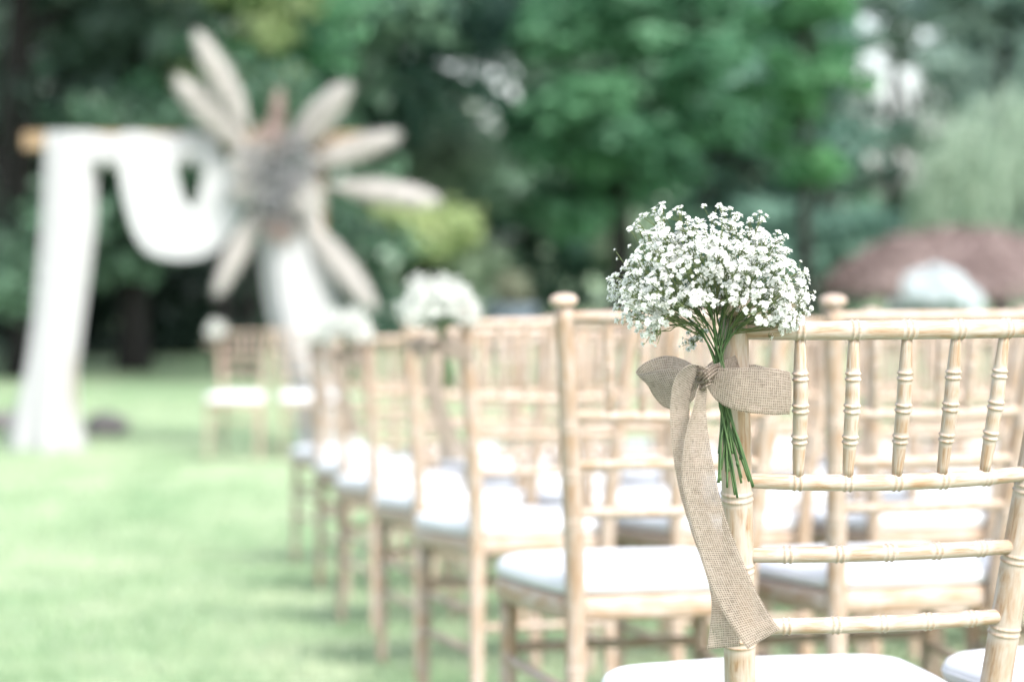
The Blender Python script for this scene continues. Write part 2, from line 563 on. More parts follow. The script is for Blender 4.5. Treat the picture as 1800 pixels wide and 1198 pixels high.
def slab(profile, mat, name, uvscale=1.0):
    mb = MB()
    rings = []
    for ins, z in profile:
        o = rounded_outline(ins)
        per = 0.0
        ring = []
        for q, p in enumerate(o):
            if q: per += (p - o[q - 1]).length
            ring.append(mb.vert((p.x, p.y, z), (z * 9.0, per * uvscale)))
        rings.append(ring)
    m = len(rings[0])
    for a, b in zip(rings, rings[1:]):
        for q in range(m):
            k = (q + 1) % m
            mb.face((a[q], a[k], b[k], b[q]))
    mb.face(rings[0][::-1]); 
    # fill the top as a fan over shrinking rings
    zc = profile[-1][1]
    prev = rings[-1]
    cen = Vector((0, 0.205))
    for sc in (0.7, 0.4, 0.15):
        o = rounded_outline(profile[-1][0])
        dz = {0.7: 0.0018, 0.4: 0.003, 0.15: 0.0035}[sc] if mat is CUSHION else 0.0
        ring = [mb.vert((cen.x + (p.x - cen.x) * sc, cen.y + (p.y - cen.y) * sc, zc + dz), (p.x, p.y)) for p in o]
        for q in range(m):
            k = (q + 1) % m
            mb.face((prev[q], prev[k], ring[k], ring[q]))
        prev = ring
    mb.face(prev)
    return mb.mesh(name, mat)


RAIL_Z = (0.880, 0.725, 0.645, 0.568)


def make_chair():
    root = empty('wooden_chair')
    # back posts with turned caps
    for s in (-1, 1):
        path = [(s * p[0], p[1], p[2]) for p in POST]
        nodes = [z / 0.905 for z in (0.13, 0.31, 0.553, 0.634, 0.712)]
        br = lambda t: 0.0125 + 0.0042 * min(t / 0.35, 1.0) - (0.0016 * max(t - 0.6, 0) / 0.4)
        mb = turned(path, br, nodes, 22, 0.0013, 0.02, 0.0034)
        post = link('back_post', mb.mesh('back_post', WOOD), root)
        # mushroom finial
        top = Vector(path[-1]); ax = (Vector(path[-1]) - Vector(path[-2])).normalized()
        prof = [(-0.006, 0.0142), (-0.002, 0.0150), (0.001, 0.0120), (0.004, 0.0118), (0.006, 0.0180), (0.009, 0.0212), (0.013, 0.0222), (0.017, 0.0212), (0.0205, 0.0175), (0.0225, 0.0115), (0.0232, 0.005)]
        fb = MB()
        fb.sweep([top + ax * h for h, _ in prof], [r for _, r in prof], 22, [0.0, 0.3, 0.8, 0.8, 0.2, 0.1, 0.3, 0.4, 0.4, 0.4, 0.4])
        link('finial', fb.mesh('finial', WOOD), post)
    # four bowed rails
    fr5 = [0.185, 0.342, 0.5, 0.658, 0.815]
    rail_pts = []
    for i, z in enumerate(RAIL_Z):
        a, b = post_at(z, -1), post_at(z, 1)
        bow = (0.024, 0.026, 0.022, 0.020)[i]
        path = []
        for q in range(9):
            t = q / 8
            p = a.lerp(b, t); p.y -= bow * (1 - (2 * t - 1) ** 2); p.z -= 0.004 * (1 - (2 * t - 1) ** 2) * (1 if i == 1 else 0)
            path.append(p)
        rail_pts.append(catmull(path, 200))
        r0 = (0.0102, 0.0088, 0.0086, 0.0088)[i]
        br = lambda t, r0=r0: r0 * (1 - 0.12 * abs(2 * t - 1) ** 3)
        mb = turned(path, br, fr5 if i < 2 else [0.16, 0.33, 0.5, 0.67, 0.84], 18, 0.0014, 0.016, 0.0030)
        link('top_rail' if i == 0 else 'back_rail', mb.mesh('rail', WOOD), root)
    # five turned spindles between the upper two rails
    for f in fr5:
        top = rail_pts[0][int(f * 200)].copy(); bot = rail_pts[1][int((0.5 + (f - 0.5) * 0.985) * 200)].copy()
        d = (bot - top).normalized()
        a, b = top + d * 0.007, bot - d * 0.006
        mid = a.lerp(b, 0.5); mid.y -= 0.004
        br = lambda t: 0.0054 + 0.0023 * math.sin(math.pi * min(max((t - 0.02) / 0.96, 0), 1)) ** 0.8
        mb = turned([a, a.lerp(mid, 0.5), mid, mid.lerp(b, 0.5), b], br, [0.275, 0.50, 0.725], 16, 0.0017, 0.009, 0.0031)
        link('spindle', mb.mesh('spindle', WOOD), root)
    # seat
    link('seat_frame', slab([(0.010, 0.390), (0.003, 0.392), (0.0, 0.397), (0.0, 0.422), (0.003, 0.428), (0.010, 0.430)], WOOD, 'seat_frame'), root)
    link('cushion', slab([(0.016, 0.4315), (0.007, 0.433), (0.003, 0.440), (0.003, 0.450), (0.008, 0.459), (0.018, 0.4655), (0.034, 0.469), (0.06, 0.471)], CUSHION, 'cushion'), root)
    pb = MB()
    ol = rounded_outline(0.0035)
    pb.sweep([(p.x, p.y, 0.4455) for p in ol] + [(ol[0].x, ol[0].y, 0.4455)], [0.0022] * (len(ol) + 1), 6, cap=False)
    link('piping', pb.mesh('piping', CUSHION), [c for c in root.children if c.name.startswith('cushion')][0])
    # front legs and stretchers
    for s in (-1, 1):
        path = [(s * 0.180, 0.362, 0.0), (s * 0.176, 0.352, 0.2), (s * 0.174, 0.345, 0.391)]
        mb = turned(path, lambda t: 0.0118 + 0.0042 * t, [0.30, 0.66], 16, 0.0016, 0.03, 0.0034)
        link('front_leg', mb.mesh('front_leg', WOOD), root)
        for z in (0.285, 0.200):
            a = Vector((s * 0.176, 0.352, z)); b = Vector((s * 0.146, -0.005, z - 0.012))
            mb = turned([a, a.lerp(b, 0.5), b], lambda t: 0.0086, [0.33, 0.66], 12, 0.0014, 0.04, 0.003)
            link('stretcher', mb.mesh('side_stretcher', WOOD), root)
    for a, b in (((-0.175, 0.35, 0.305), (0.175, 0.35, 0.305)), ((-0.146, -0.005, 0.24), (0.146, -0.005, 0.24))):
        a, b = Vector(a), Vector(b)
        mb = turned([a, a.lerp(b, 0.5), b], lambda t: 0.0090, [0.25, 0.5, 0.75], 12, 0.0014, 0.04, 0.003)
        link('stretcher', mb.mesh('cross_stretcher', WOOD), root)
    return root


YAW = R(14)
ORD = ['first', 'second', 'third', 'fourth', 'fifth', 'sixth', 'seventh', 'eighth', 'ninth', 'tenth']
CHAIR = make_chair()


def slope(y):
    return math.atan((gz(y + 0.18) - gz(y - 0.18)) / 0.36)


def put_chair(o, lx, ly, yaw):
    """Stand a chair so that its left back post rises from lx, ly."""
    c, s = math.cos(yaw), math.sin(yaw)
    ox, oy = lx + 0.1425 * c, ly + 0.1425 * s
    o.location = (ox, oy, gz(oy) - 0.004)
    o.rotation_euler = (slope(oy) * math.cos(yaw), 0, yaw)


#        depth, x of the aisle post, chairs
ROWS = [(2.550, 0.2436, 2), (3.850, 0.104, 4), (5.05, -0.070, 5), (6.05, -0.228, 6), (7.10, -0.400, 7), (8.15, -0.560, 8), (9.25, -0.735, 9)]
row_first = []
first = True
for ri, (d, x0, cnt) in enumerate(ROWS):
    for ci in range(cnt):
        o = CHAIR if first else copy_tree(CHAIR)
        yaw = YAW + (0 if ri == 0 and ci == 0 else R(random.uniform(-1.6, 1.6)))
        jx, jy = (0, 0) if ci == 0 else (random.uniform(-.008, .008), random.uniform(-.02, .02))
        pitch_ = 0.447
        lx = x0 + ci * pitch_ * math.cos(YAW) + jx
        ly = d + ci * pitch_ * math.sin(YAW) + jy
        put_chair(o, lx, ly, yaw)
        if ri == 0 and ci == 0:
            lab = 'limewashed wooden chair in sharp focus, the bouquet and burlap bow tied to it'
        elif ci == 0:
            lab = f'limewashed wooden chair with white cushion at the aisle end of the {ORD[ri]} row'
        else:
            lab = f'limewashed wooden chair with white cushion, {ORD[ci]} from the aisle in the {ORD[ri]} row'
        tag(o, lab, 'chair', 'limewashed chairs set out in rows')
        if ci == 0: row_first.append(o)
        first = False

# two chairs by the arch, facing the rows
ALTAR = []
for k, (px, d, yaw) in enumerate(((421, 16.9, 176), (530, 17.0, 190))):
    o = copy_tree(CHAIR)
    p = at(px, 700, d)
    o.location = (p.x, d + 0.19, gz(d) - 0.004)
    o.rotation_euler = (0, 0, R(yaw))
    tag(o, ('limewashed chair facing the rows, bouquet on its back, left of the arch drape' if k == 0 else
            'limewashed chair facing the rows, right before the foot of the arch drape'), 'chair', 'two chairs before the arch')
    ALTAR.append(o)

# ------------------------------------------------------------------ bouquet of gypsophila
R_TAB = [(-78, 110), (-68, 160), (-60, 215), (-52, 245), (-40, 256), (-25, 284), (-10, 276), (0, 272), (14, 262), (24, 246), (38, 217), (50, 206), (60, 160), (68, 130), (78, 100)]
PXM = 0.94 / 1735.0                           # metres per photo pixel at the bouquet
BIND = at(1264, 640, 2.447)


def r_env(th):
    for (a, ra), (b, rb) in zip(R_TAB, R_TAB[1:]):
        if a <= th <= b: return ra + (rb - ra) * (th - a) / (b - a)
    return 90


def bouquet_layout(seed=3):
    """Stem curves, twig segments and blossom places, relative to the binding point."""
    rd = random.Random(seed)
    heads = []
    tries = 0
    while len(heads) < 165 and tries < 20000:
        tries += 1
        th = rd.uniform(-74, 70)
        env = r_env(th)
        # more heads near the outside, and over the front
        ph = rd.uniform(-1, 1)
        rr = env * (0.42 + 0.55 * rd.random() ** 0.6)
        depth = math.sin(ph * 1.2) * env * 0.44
        k = math.sqrt(max(1 - (depth / (env * 0.62)) ** 2, 0.15))
        rr *= 0.55 + 0.45 * k
        p = Vector((math.sin(R(th)) * rr, depth, math.cos(R(th)) * rr)) * PXM
        p.y += -0.012 - 0.10 * max(p.z, 0) * 0.3
        if p.z < 0.052 and abs(p.x) < 0.055: continue
        if p.z < 0.03: continue
        if any((p - q).length < 0.0115 for q in heads): continue
        heads.append(p)
    for hx, hy in ((1416, 506), (1400, 500), (1392, 480), (1366, 414), (1372, 432), (1352, 424), (1330, 390), (1322, 402), (1084, 522), (1092, 500), (1104, 478), (1146, 380), (1160, 372), (1140, 402), (1190, 370), (1250, 368), (1388, 568), (1376, 556), (1130, 566), (1122, 548), (1400, 520), (1288, 376)):
        v = at(hx * 0.95 + 1258 * 0.05, hy + 14 if hy < 440 else hy, 2.44 + rd.uniform(-.03, .03)) - BIND
        heads.append(v)
    stray = []
    for _ in range(26):
        th = rd.uniform(-66, 62)
        rr = r_env(th) * rd.uniform(0.99, 1.09)
        v = Vector((math.sin(R(th)) * rr, rd.uniform(-50, 40), math.cos(R(th)) * rr)) * PXM
        heads.append(v); stray.append(v.copy().freeze())
    # the odd spray hanging by the bow
    heads += [Vector((-0.027, 0.020, 0.020)), Vector((-0.022, 0.022, 0.032))]
    stems, twigs, flowers = [], [], []
    NS = 20
    cents = []
    order = sorted(heads, key=lambda p: math.atan2(p.x, p.z) + 0.15 * math.sin(p.y * 90))
    groups = [order[i::1][0:0] for i in range(NS)]
    for i, h in enumerate(order): groups[min(int(i / len(order) * NS), NS - 1)].append(h)
    for gi, g in enumerate(groups):
        if not g: continue
        c = sum(g, Vector()) / len(g)
        j = Vector((c.x * 0.30, c.y * 0.42, max(c.z * 0.5, 0.040)))
        j.x += rd.uniform(-.004, .004); j.y += rd.uniform(-.006, .002)
        base = Vector((rd.uniform(-.006, .006), rd.uniform(-.007, .004), rd.uniform(-.004, .004)))
        stems.append((base, j, c))
        for h in g:
            f = rd.uniform(0.0, 0.35)
            s0 = j.lerp(c, f) if rd.random() < .6 else base.lerp(j, rd.uniform(.7, 1.0))
            kink = s0.lerp(h, rd.uniform(.45, .65)) + Vector((rd.uniform(-.006, .006), rd.uniform(-.006, .006), rd.uniform(-.005, .003)))
            twigs.append((s0, kink, 0.00055)); twigs.append((kink, h - (h - kink).normalized() * 0.004, 0.00045))
            out = (h - Vector((0, 0, 0.035))).normalized()
            lone = any((h - q_).length < 1e-6 for q_ in stray)
            nfl = rd.randint(2, 4) if lone else rd.randint(8, 13)
            for _ in range(nfl):
                o = Vector((rd.gauss(0, 1), rd.gauss(0, 1), rd.gauss(0, 1)))
                o = o / max(o.length, 1e-6) * ((0.007 if lone else 0.0135) * rd.random() ** 0.4)
                o += out * 0.003
                fp = h + o
                nrm = (o.normalized() * 0.8 + out + Vector((0, -0.25, 0.3))).normalized()
                flowers.append((fp, nrm, rd.choice((rd.uniform(0.45, 0.7), rd.uniform(0.75, 1.08), rd.uniform(0.8, 1.15)))))
                twigs.append((h - out * 0.004, fp - nrm * 0.002, 0.00038))
    return stems, twigs, flowers


def petal_blossom(seed, mats, lod=0):
    """A small double flower: rings of notched petals over a green calyx; about 7 mm across."""
    rd = random.Random(seed)
    V, F, MI, T = [], [], [], []
    layers = [(6, 0.00, 0.0040, 0.00255), (6, 0.55, 0.0035, 0.0023), (5, 1.0, 0.0026, 0.0019)] if lod == 0 else [(5, 0.1, 0.0040, 0.0036), (4, 0.9, 0.0030, 0.0030)]
    for cnt, lift, ln, wd in layers:
        for k in range(cnt):
            a = 2 * math.pi * (k + rd.uniform(-.25, .25)) / cnt + lift * 1.3
            el = lift * 1.05 + rd.uniform(-.15, .2)
            L = ln * rd.uniform(.85, 1.12); W = wd * rd.uniform(.85, 1.1)
            ca, sa = math.cos(a), math.sin(a)
            def P(u, w, h):
                r = u * math.cos(el); z = u * math.sin(el) + h
                return (ca * r - sa * w, sa * r + ca * w, z + 0.0004)
            i = len(V)
            t = rd.uniform(.2, 1)
            if lod == 0:
                V += [P(0.0004, -W * .12, 0), P(0.0004, W * .12, 0), P(L * .6, W * .5, 0.0004), P(L, W * .28, -0.0001), P(L * .86, 0, 0.0005), P(L, -W * .28, -0.0001), P(L * .6, -W * .5, 0.0004)]
                F += [(i, i + 1, i + 2, i + 6), (i + 2, i + 3, i + 4, i + 6), (i + 6, i + 4, i + 5, i + 5)]
                T += [t] * 7; MI += [0, 0, 0]
            else:
                V += [P(0.0002, -W * .1, 0), P(L * .7, W * .5, .0003), P(L, 0, 0), P(L * .7, -W * .5, .0003)]
                F += [(i, i + 1, i + 2, i + 3)]; T += [t] * 4; MI += [0]
    # calyx cup
    i = len(V); n = 6 if lod == 0 else 4
    for k in range(n):
        a = 2 * math.pi * k / n
        V.append((math.cos(a) * 0.0013, math.sin(a) * 0.0013, 0.0009)); T.append(rd.random())
    V.append((0, 0, -0.0022)); T.append(.4)
    for k in range(n):
        F.append((i + k, i + n, i + (k + 1) % n, i + (k + 1) % n)); MI.append(1)
    return V, F, MI, T


def blossom_mesh(name, seed):
    V, F, MI, T = petal_blossom(seed, None)
    me = bpy.data.meshes.new(name)
    me.from_pydata(V, [], [tuple(dict.fromkeys(f)) for f in F])
    me.materials.append(PETAL); me.materials.append(CALYX)
    me.polygons.foreach_set('material_index', np.asarray(MI, np.int32))
    a = me.attributes.new('tone', 'FLOAT', 'POINT'); a.data.foreach_set('value', np.asarray(T, np.float32))
    me.polygons.foreach_set('use_smooth', np.full(len(me.polygons), True))
    return me


def blossom_mass(name, flowers, lod, seed=5):
    rd = random.Random(seed)
    protos = [petal_blossom(s, None, lod) for s in range(4)]
    V, F, MI, T = [], [], [], []
    for p, nrm, sc in flowers:
        v, f, mi, t = protos[rd.randrange(4)]
        q = nrm.to_track_quat('Z', 'Y').to_matrix() @ Matrix.Rotation(rd.uniform(0, 6.28), 3, 'Z')
        M = np.array(q) * sc * (1.0 if lod == 0 else 1.12)
        i = len(V)
        V += list((np.asarray(v) @ M.T + np.array(p)).tolist())
        F += [tuple(i + k for k in dict.fromkeys(ff)) for ff in f]
        MI += mi; T += t
    me = bpy.data.meshes.new(name)
    me.from_pydata(V, [], F)
    me.materials.append(PETAL); me.materials.append(CALYX)
    me.polygons.foreach_set('material_index', np.asarray(MI, np.int32))
    a = me.attributes.new('tone', 'FLOAT', 'POINT'); a.data.foreach_set('value', np.asarray(T, np.float32))
    me.polygons.foreach_set('use_smooth', np.full(len(me.polygons), True))
    return me


def tone_mesh(mb, name, mat, lo=0.0, hi=1.0):
    me = mb.mesh(name, mat)
    a = me.attributes.new('tone', 'FLOAT', 'POINT')
    a.data.foreach_set('value', rng.uniform(lo, hi, len(me.vertices)).astype(np.float32))
    return me


STEMS, TWIGS, FLOWERS = bouquet_layout()
# cut ends below the bow: offsets from the binding, taken from where the stems end
TAILS = [(1265, 845), (1271, 832), (1277, 800), (1292, 866), (1297, 812), (1312, 852), (1322, 853), (1306, 842), (1284, 822), (1279, 850), (1288, 790), (1268, 792)]


def twig_mesh(name):
    mb = MB()
    for a, b, r in TWIGS:
        mb.sweep([a, b], [r, r * 0.8], 4, cap=False)
    return tone_mesh(mb, name, TWIG)


def stem_path(i):
    base, j, c = STEMS[i]
    t = TAILS[i % len(TAILS)]
    e = at(t[0], t[1], 2.452) - BIND
    e = e + Vector((random.uniform(-.003, .003), 0.0, random.uniform(-.004, .006)))
    e.y = -0.004 + 0.016 * (i % 3) / 3 - 0.006
    waist = Vector((0.006 + base.x * 0.9, base.y + 0.0, -0.045))
    return [e, e.lerp(waist, 0.55) + Vector((0.001 * ((i % 5) - 2), 0, 0)), waist, base * 0.8, base.lerp(j, .5) + Vector((0, 0, 0.006)), j, j.lerp(c, 0.4)]


bq = empty('flower_bouquet', BIND)
tag(bq, 'white gypsophila bouquet in sharp focus, tied to the nearest chair post', 'bouquet', 'white bouquets tied to chairs')
for i in range(len(STEMS)):
    p = stem_path(i)
    path = catmull(p, 26)
    rr = [0.00115 - 0.00045 * (q / 26) + (0.0009 * math.exp(-((q - 6 - i % 5) / 0.7) ** 2) if i % 2 else 0) for q in range(27)]
    mb = MB(); mb.sweep(path, rr, 8)
    if i % 4 == 0:
        mb.sweep([path[0] - Vector((0, 0, 0.0)), path[1]], [0.0018, 0.0012], 8)
    link('stem', tone_mesh(mb, 'stem', STEM, 0.1, 0.9), bq)
tag(link('twigs', twig_mesh('twigs'), bq), kind='stuff')
fl = sorted(FLOWERS, key=lambda f: f[0].y + 0.35 * max(0, 0.05 - f[0].z))
BL = [blossom_mesh('blossom', 20 + k) for k in range(6)]
for k, (p, nrm, sc) in enumerate(fl[:300]):
    q = nrm.to_track_quat('Z', 'Y').to_euler()
    o = link('blossom', BL[k % 6], bq, p, q, (sc, sc, sc))
tag(link('blossoms', blossom_mass('blossoms', fl[300:], 0), bq), kind='stuff')

# plainer far bouquets
FAR_BL = blossom_mass('far_blossoms', FLOWERS, 1, 9)
fmb = MB()
for i in range(len(STEMS)):
    fmb.sweep(catmull(stem_path(i), 10), [0.0014] * 11, 5)
FAR_ST = tone_mesh(fmb, 'far_stems', STEM)

# ------------------------------------------------------------------ burlap ribbon
def strip(left, right, n=40, m=10, curl=0.0, mm=1000.0, folds=0, famp=0.0):
    """A ribbon between two edge polylines (same count of points); uv in millimetres."""
    L, Rr = catmull(left, n), catmull(right, n)
    rows, uvs = [], []
    ln = 0.0
    for i in range(n + 1):
        if i: ln += ((L[i] + Rr[i]) / 2 - (L[i - 1] + Rr[i - 1]) / 2).length
        wv = Rr[i] - L[i]
        t = ((L[min(i + 1, n)] + Rr[min(i + 1, n)]) - (L[max(i - 1, 0)] + Rr[max(i - 1, 0)]))
        nm = wv.cross(t)
        nm = nm.normalized() if nm.length > 1e-12 else Vector((0, -1, 0))
        row, uv = [], []
        for j in range(m + 1):
            f = j / m
            p = L[i].lerp(Rr[i], f) + nm * (curl * (1 - (2 * f - 1) ** 2) + famp * math.sin(f * math.pi * 2 * max(folds, 0.0001) + i * 0.12))
            row.append(p); uv.append((f * 40.0, ln * mm))
        rows.append(row); uvs.append(uv)
    mb = MB()
    mb.grid(rows, uvs)
    return mb


def q(x, y, d): return at(x, y, d) - BIND


def build_ribbon():
    root = empty('burlap_bow', BIND)
    tag(root, 'burlap ribbon bow with long tails tied round the nearest chair post', 'ribbon', 'burlap bows on chairs')
    dk = 2.436
    parts = []
    # right loop: out over the front, round the fold, back behind
    up = [q(1236, 655, dk), q(1262, 648, dk - .006), q(1300, 646, dk - .012), q(1350, 646, dk - .008), q(1384, 652, dk + .004), q(1387, 656, dk + .022), q(1372, 652, dk + .034), q(1320, 640, dk + .032), q(1270, 648, dk + .014), q(1242, 656, dk + .006)]
    lo = [q(1238, 668, dk), q(1256, 700, dk - .006), q(1290, 720, dk - .012), q(1345, 728, dk - .008), q(1383, 728, dk + .004), q(1386, 727, dk + .022), q(1370, 722, dk + .034), q(1320, 708, dk + .032), q(1268, 684, dk + .014), q(1240, 668, dk + .006)]
    parts.append(('bow_loop', strip(up, lo, 60, 12, 0.0015)))
    # left loop, opened a little towards the camera: near strand out to the fold, far strand back
    up = [q(1238, 656, dk), q(1214, 648, dk + .006), q(1180, 648, dk + .016), q(1145, 653, dk + .030), q(1120, 656, dk + .046), q(1124, 645, dk + .066), q(1146, 631, dk + .078), q(1178, 625, dk + .072), q(1212, 636, dk + .044), q(1238, 656, dk + .012)]
    lo = [q(1238, 670, dk), q(1226, 692, dk + .006), q(1206, 714, dk + .016), q(1182, 719, dk + .030), q(1160, 710, dk + .046), q(1158, 700, dk + .066), q(1170, 700, dk + .078), q(1192, 702, dk + .072), q(1216, 688, dk + .044), q(1240, 670, dk + .012)]
    parts.append(('bow_loop', strip(up, lo, 70, 12, 0.001, folds=1.5, famp=0.0007)))
    # band round the post and the stems
    up = [q(1240, 644, dk + .008), q(1256, 640, dk + .004), q(1280, 630, dk + .010), q(1300, 620, dk + .024), q(1312, 614, dk + .042), q(1306, 612, dk + .062), q(1280, 618, dk + .070), q(1258, 630, dk + .058), q(1244, 642, dk + .030)]
    lo = [q(1240, 668, dk + .008), q(1258, 664, dk + .004), q(1282, 668, dk + .010), q(1304, 664, dk + .024), q(1314, 652, dk + .042), q(1308, 648, dk + .062), q(1280, 654, dk + .070), q(1258, 664, dk + .058), q(1243, 668, dk + .030)]
    parts.append(('ribbon_band', strip(up, lo, 48, 10, 0.0008)))
    # knot: a pinched, creased wrap with a second turn across it
    up = [q(1224, 648, dk + .006), q(1229, 641, dk - .008), q(1243, 646, dk - .016), q(1252, 656, dk - .009), q(1249, 662, dk + .010)]
    lo = [q(1229, 680, dk + .006), q(1232, 688, dk - .006), q(1241, 682, dk - .012), q(1247, 674, dk - .008), q(1246, 668, dk + .010)]
    parts.append(('knot', strip(up, lo, 30, 24, 0.001, folds=4.5, famp=0.0020)))
    up = [q(1228, 664, dk - .006), q(1236, 652, dk - .017), q(1250, 642, dk - .010), q(1262, 640, dk + .006)]
    lo = [q(1236, 676, dk - .008), q(1246, 668, dk - .018), q(1258, 658, dk - .011), q(1266, 654, dk + .006)]
    parts.append(('knot', strip(up, lo, 24, 20, 0.001, folds=3.5, famp=0.0016)))
    # the tail that leaves over the top and hangs behind
    le = [q(1240, 652, dk - .002), q(1222, 640, dk - .012), q(1200, 648, dk - .018), q(1184, 672, dk - .016), q(1178, 720, dk - .012), q(1182, 790, dk - .010), q(1194, 860, dk - .006), q(1214, 930, dk - .002), q(1238, 1000, dk + .002), q(1251, 1060, dk + .004), q(1243, 1141, dk + .002)]
    ri = [q(1238, 662, dk - .002), q(1232, 654, dk - .006), q(1222, 664, dk - .006), q(1214, 690, dk - .004), q(1212, 725, dk - .002), q(1214, 790, dk + .000), q(1232, 860, dk + .004), q(1256, 930, dk + .008), q(1280, 1000, dk + .010), q(1296, 1060, dk + .010), q(1301, 1135, dk + .006)]
    parts.append(('ribbon_tail', strip(le, ri, 70, 12, 0.002)))
    # the front tail: half twist below the knot
    le = [q(1232, 668, dk - .010), q(1224, 690, dk - .016), q(1219, 715, dk - .020), q(1205, 765, dk - .024), q(1198, 830, dk - .024), q(1206, 880, dk - .022), q(1224, 950, dk - .018), q(1249, 1030, dk - .014), q(1280, 1090, dk - .012), q(1314, 1140, dk - .014)]
    ri = [q(1244, 668, dk - .008), q(1242, 690, dk - .006), q(1241, 715, dk - .006), q(1245, 765, dk - .010), q(1257, 830, dk - .014), q(1268, 880, dk - .014), q(1291, 950, dk - .010), q(1326, 1030, dk - .008), q(1350, 1075, dk - .010), q(1371, 1106, dk - .014)]
    parts.append(('ribbon_tail', strip(le, ri, 70, 12, 0.003)))
    for nm, mb in parts:
        o = link(nm, mb.mesh(nm, BURLAP), root)
        s = o.modifiers.new('thickness', 'SOLIDIFY'); s.thickness = 0.0006; s.offset = 0
    return root


RIB = build_ribbon()

# far bouquets and bows on every other row, one on the chair by the arch
def far_set(dx, dy, dz, scale, rot, lab_b, lab_r, ribbon=True):
    e = empty('flower_bouquet', (dx, dy, dz), (0, 0, rot)); e.scale = (scale,) * 3
    tag(e, lab_b, 'bouquet', 'white bouquets tied to chairs')
    tag(link('blossoms', FAR_BL, e), kind='stuff'); link('stems', FAR_ST, e)
    if ribbon:
        r = copy_tree(RIB); r.location = (dx, dy, dz); r.rotation_euler = (0, 0, rot); r.scale = (scale,) * 3
        tag(r, lab_r, 'ribbon', 'burlap bows on chairs')


hero = row_first[0]
bpy.context.view_layer.update()
rel = hero.matrix_world.inverted() @ BIND
for ri, (ln, jig, sc) in {2: ('large blurred', 0.2, 0.86), 4: ('smaller blurred', -0.3, 0.84), 6: ('faint far', 0.1, 0.72)}.items():
    p = row_first[ri].matrix_world @ rel
    far_set(p.x + (-0.035, 0.05)[ri == 6], p.y, p.z, sc, jig, f'{ln} white bouquet on the aisle chair of the {ORD[ri]} row', f'blurred burlap bow on the aisle chair of the {ORD[ri]} row')
a0 = ALTAR[0].matrix_world @ Vector((0.165, -0.06, 0.80))
far_set(a0.x - 0.03, a0.y - 0.04, a0.z + 0.03, 0.95, 1.2, 'white bouquet on the chair standing before the arch', 'burlap bow on the chair standing before the arch')

# ------------------------------------------------------------------ arch, drapes and pampas
AD = 17.9


def box(mb, c, sx, sy, sz, bev=0.008, rot=None):
    bm = bmesh.new()
    bmesh.ops.create_cube(bm, size=1.0)
    bmesh.ops.scale(bm, vec=(sx, sy, sz), verts=bm.verts)
    bmesh.ops.bevel(bm, geom=bm.edges[:], offset=bev, segments=2, affect='EDGES')
    if rot is not None: bmesh.ops.rotate(bm, matrix=rot, verts=bm.verts)
    off = [mb.vert(Vector(c) + v.co, (v.co.x, v.co.z)) for v in bm.verts]
    for f in bm.faces: mb.face([off[v.index] for v in f.verts])
    bm.free()


def build_arch():
    base = at(350, 798, AD); g = gz(AD)
    root = empty('wedding_arch', (base.x, AD, g))
    tag(root, 'golden timber wedding arch with a beam on two posts, hung with white cloth', 'arch')
    S = lambda px, y, d=AD: at(px, y, d) - root.location
    zl = S(118, 248).z
    mb = MB(); a, b = S(42, 250), S(640, 250)
    box(mb, ((a.x + b.x) / 2, 0, zl), b.x - a.x, 0.13, 0.13, 0.01); link('beam', mb.mesh('beam', TIMBER, False), root)
    for px in (116, 560):
        x = S(px, 500).x
        mb = MB(); box(mb, (x, 0, (zl - 0.065) / 2), 0.11, 0.11, zl - 0.068, 0.008); link('post', mb.mesh('post', TIMBER, False), root)
        mb = MB(); box(mb, (x, 0, 0.035), 0.14, 0.26, 0.07, 0.008); link('foot', mb.mesh('foot', TIMBER, False), root)
    return root


def column_drape(name, lab, ys, le, ri, depth, folds, d0):
    """Cloth hanging round a post: folded tube, wider where the photo shows it wider."""
    mb = MB()
    top = at((le[0] + ri[0]) / 2, ys[0], d0)
    bx = top.x
    root_loc = Vector((bx, d0, gz(d0)))
    rows = []
    n = 40
    for i in range(n + 1):
        y = ys[0] + (ys[-1] - ys[0]) * i / n
        l, r = np.interp(y, ys, le), np.interp(y, ys, ri)
        a, b = at(l, y, d0), at(r, y, d0)
        c = (a + b) / 2; hw = (b.x - a.x) / 2
        grow = i / n
        row = []
        for k in range(72):
            an = 2 * math.pi * k / 72
            rip = 1 + (0.05 + 0.10 * grow) * math.sin(folds * an + 1.2 * math.sin(i * 0.10)) + 0.03 * math.sin((folds * 2 + 3) * an + i * 0.05)
            row.append(Vector((c.x + math.cos(an) * hw * rip, d0 + math.sin(an) * depth * rip * (1 + 0.5 * grow), c.z)) - root_loc)
        rows.append(row)
    mb.grid(rows, None, closed=True)
    o = link(name, mb.mesh(name, DRAPE), None, root_loc)
    tag(o, lab, 'drape', 'white drapes on the arch')
    return o


def swag():
    inner = [(306, 262), (310, 300), (323, 345), (338, 366), (350, 345), (360, 300), (366, 262)]
    outer = [(208, 262), (212, 310), (228, 385), (255, 438), (300, 455), (352, 452), (392, 428), (425, 375), (455, 320)]
    d0 = AD - 0.10
    loc = Vector((at(300, 300, d0).x, d0, at(300, 262, d0).z))
    I = catmull([at(x, y, d0) for x, y in inner], 60); O = catmull([at(x, y, d0) for x, y in outer], 60)
    rows = []
    for i in range(61):
        row = []
        for j in range(29):
            f = j / 28
            p = I[i].lerp(O[i], f)
            p.y += -0.05 * math.sin(math.pi * i / 60) + 0.006 * math.sin(f * 31 + 0.9 * math.sin(i * .11)) + 0.007 * math.sin(f * 11 + i * 0.06)
            row.append(p - loc)
        rows.append(row)
    mb = MB(); mb.grid(rows)
    o = link('swag_drape', mb.mesh('swag_drape', DRAPE), None, loc)
    tag(o, 'white cloth swag hanging in a loop below the arch beam', 'drape', 'white drapes on the arch')


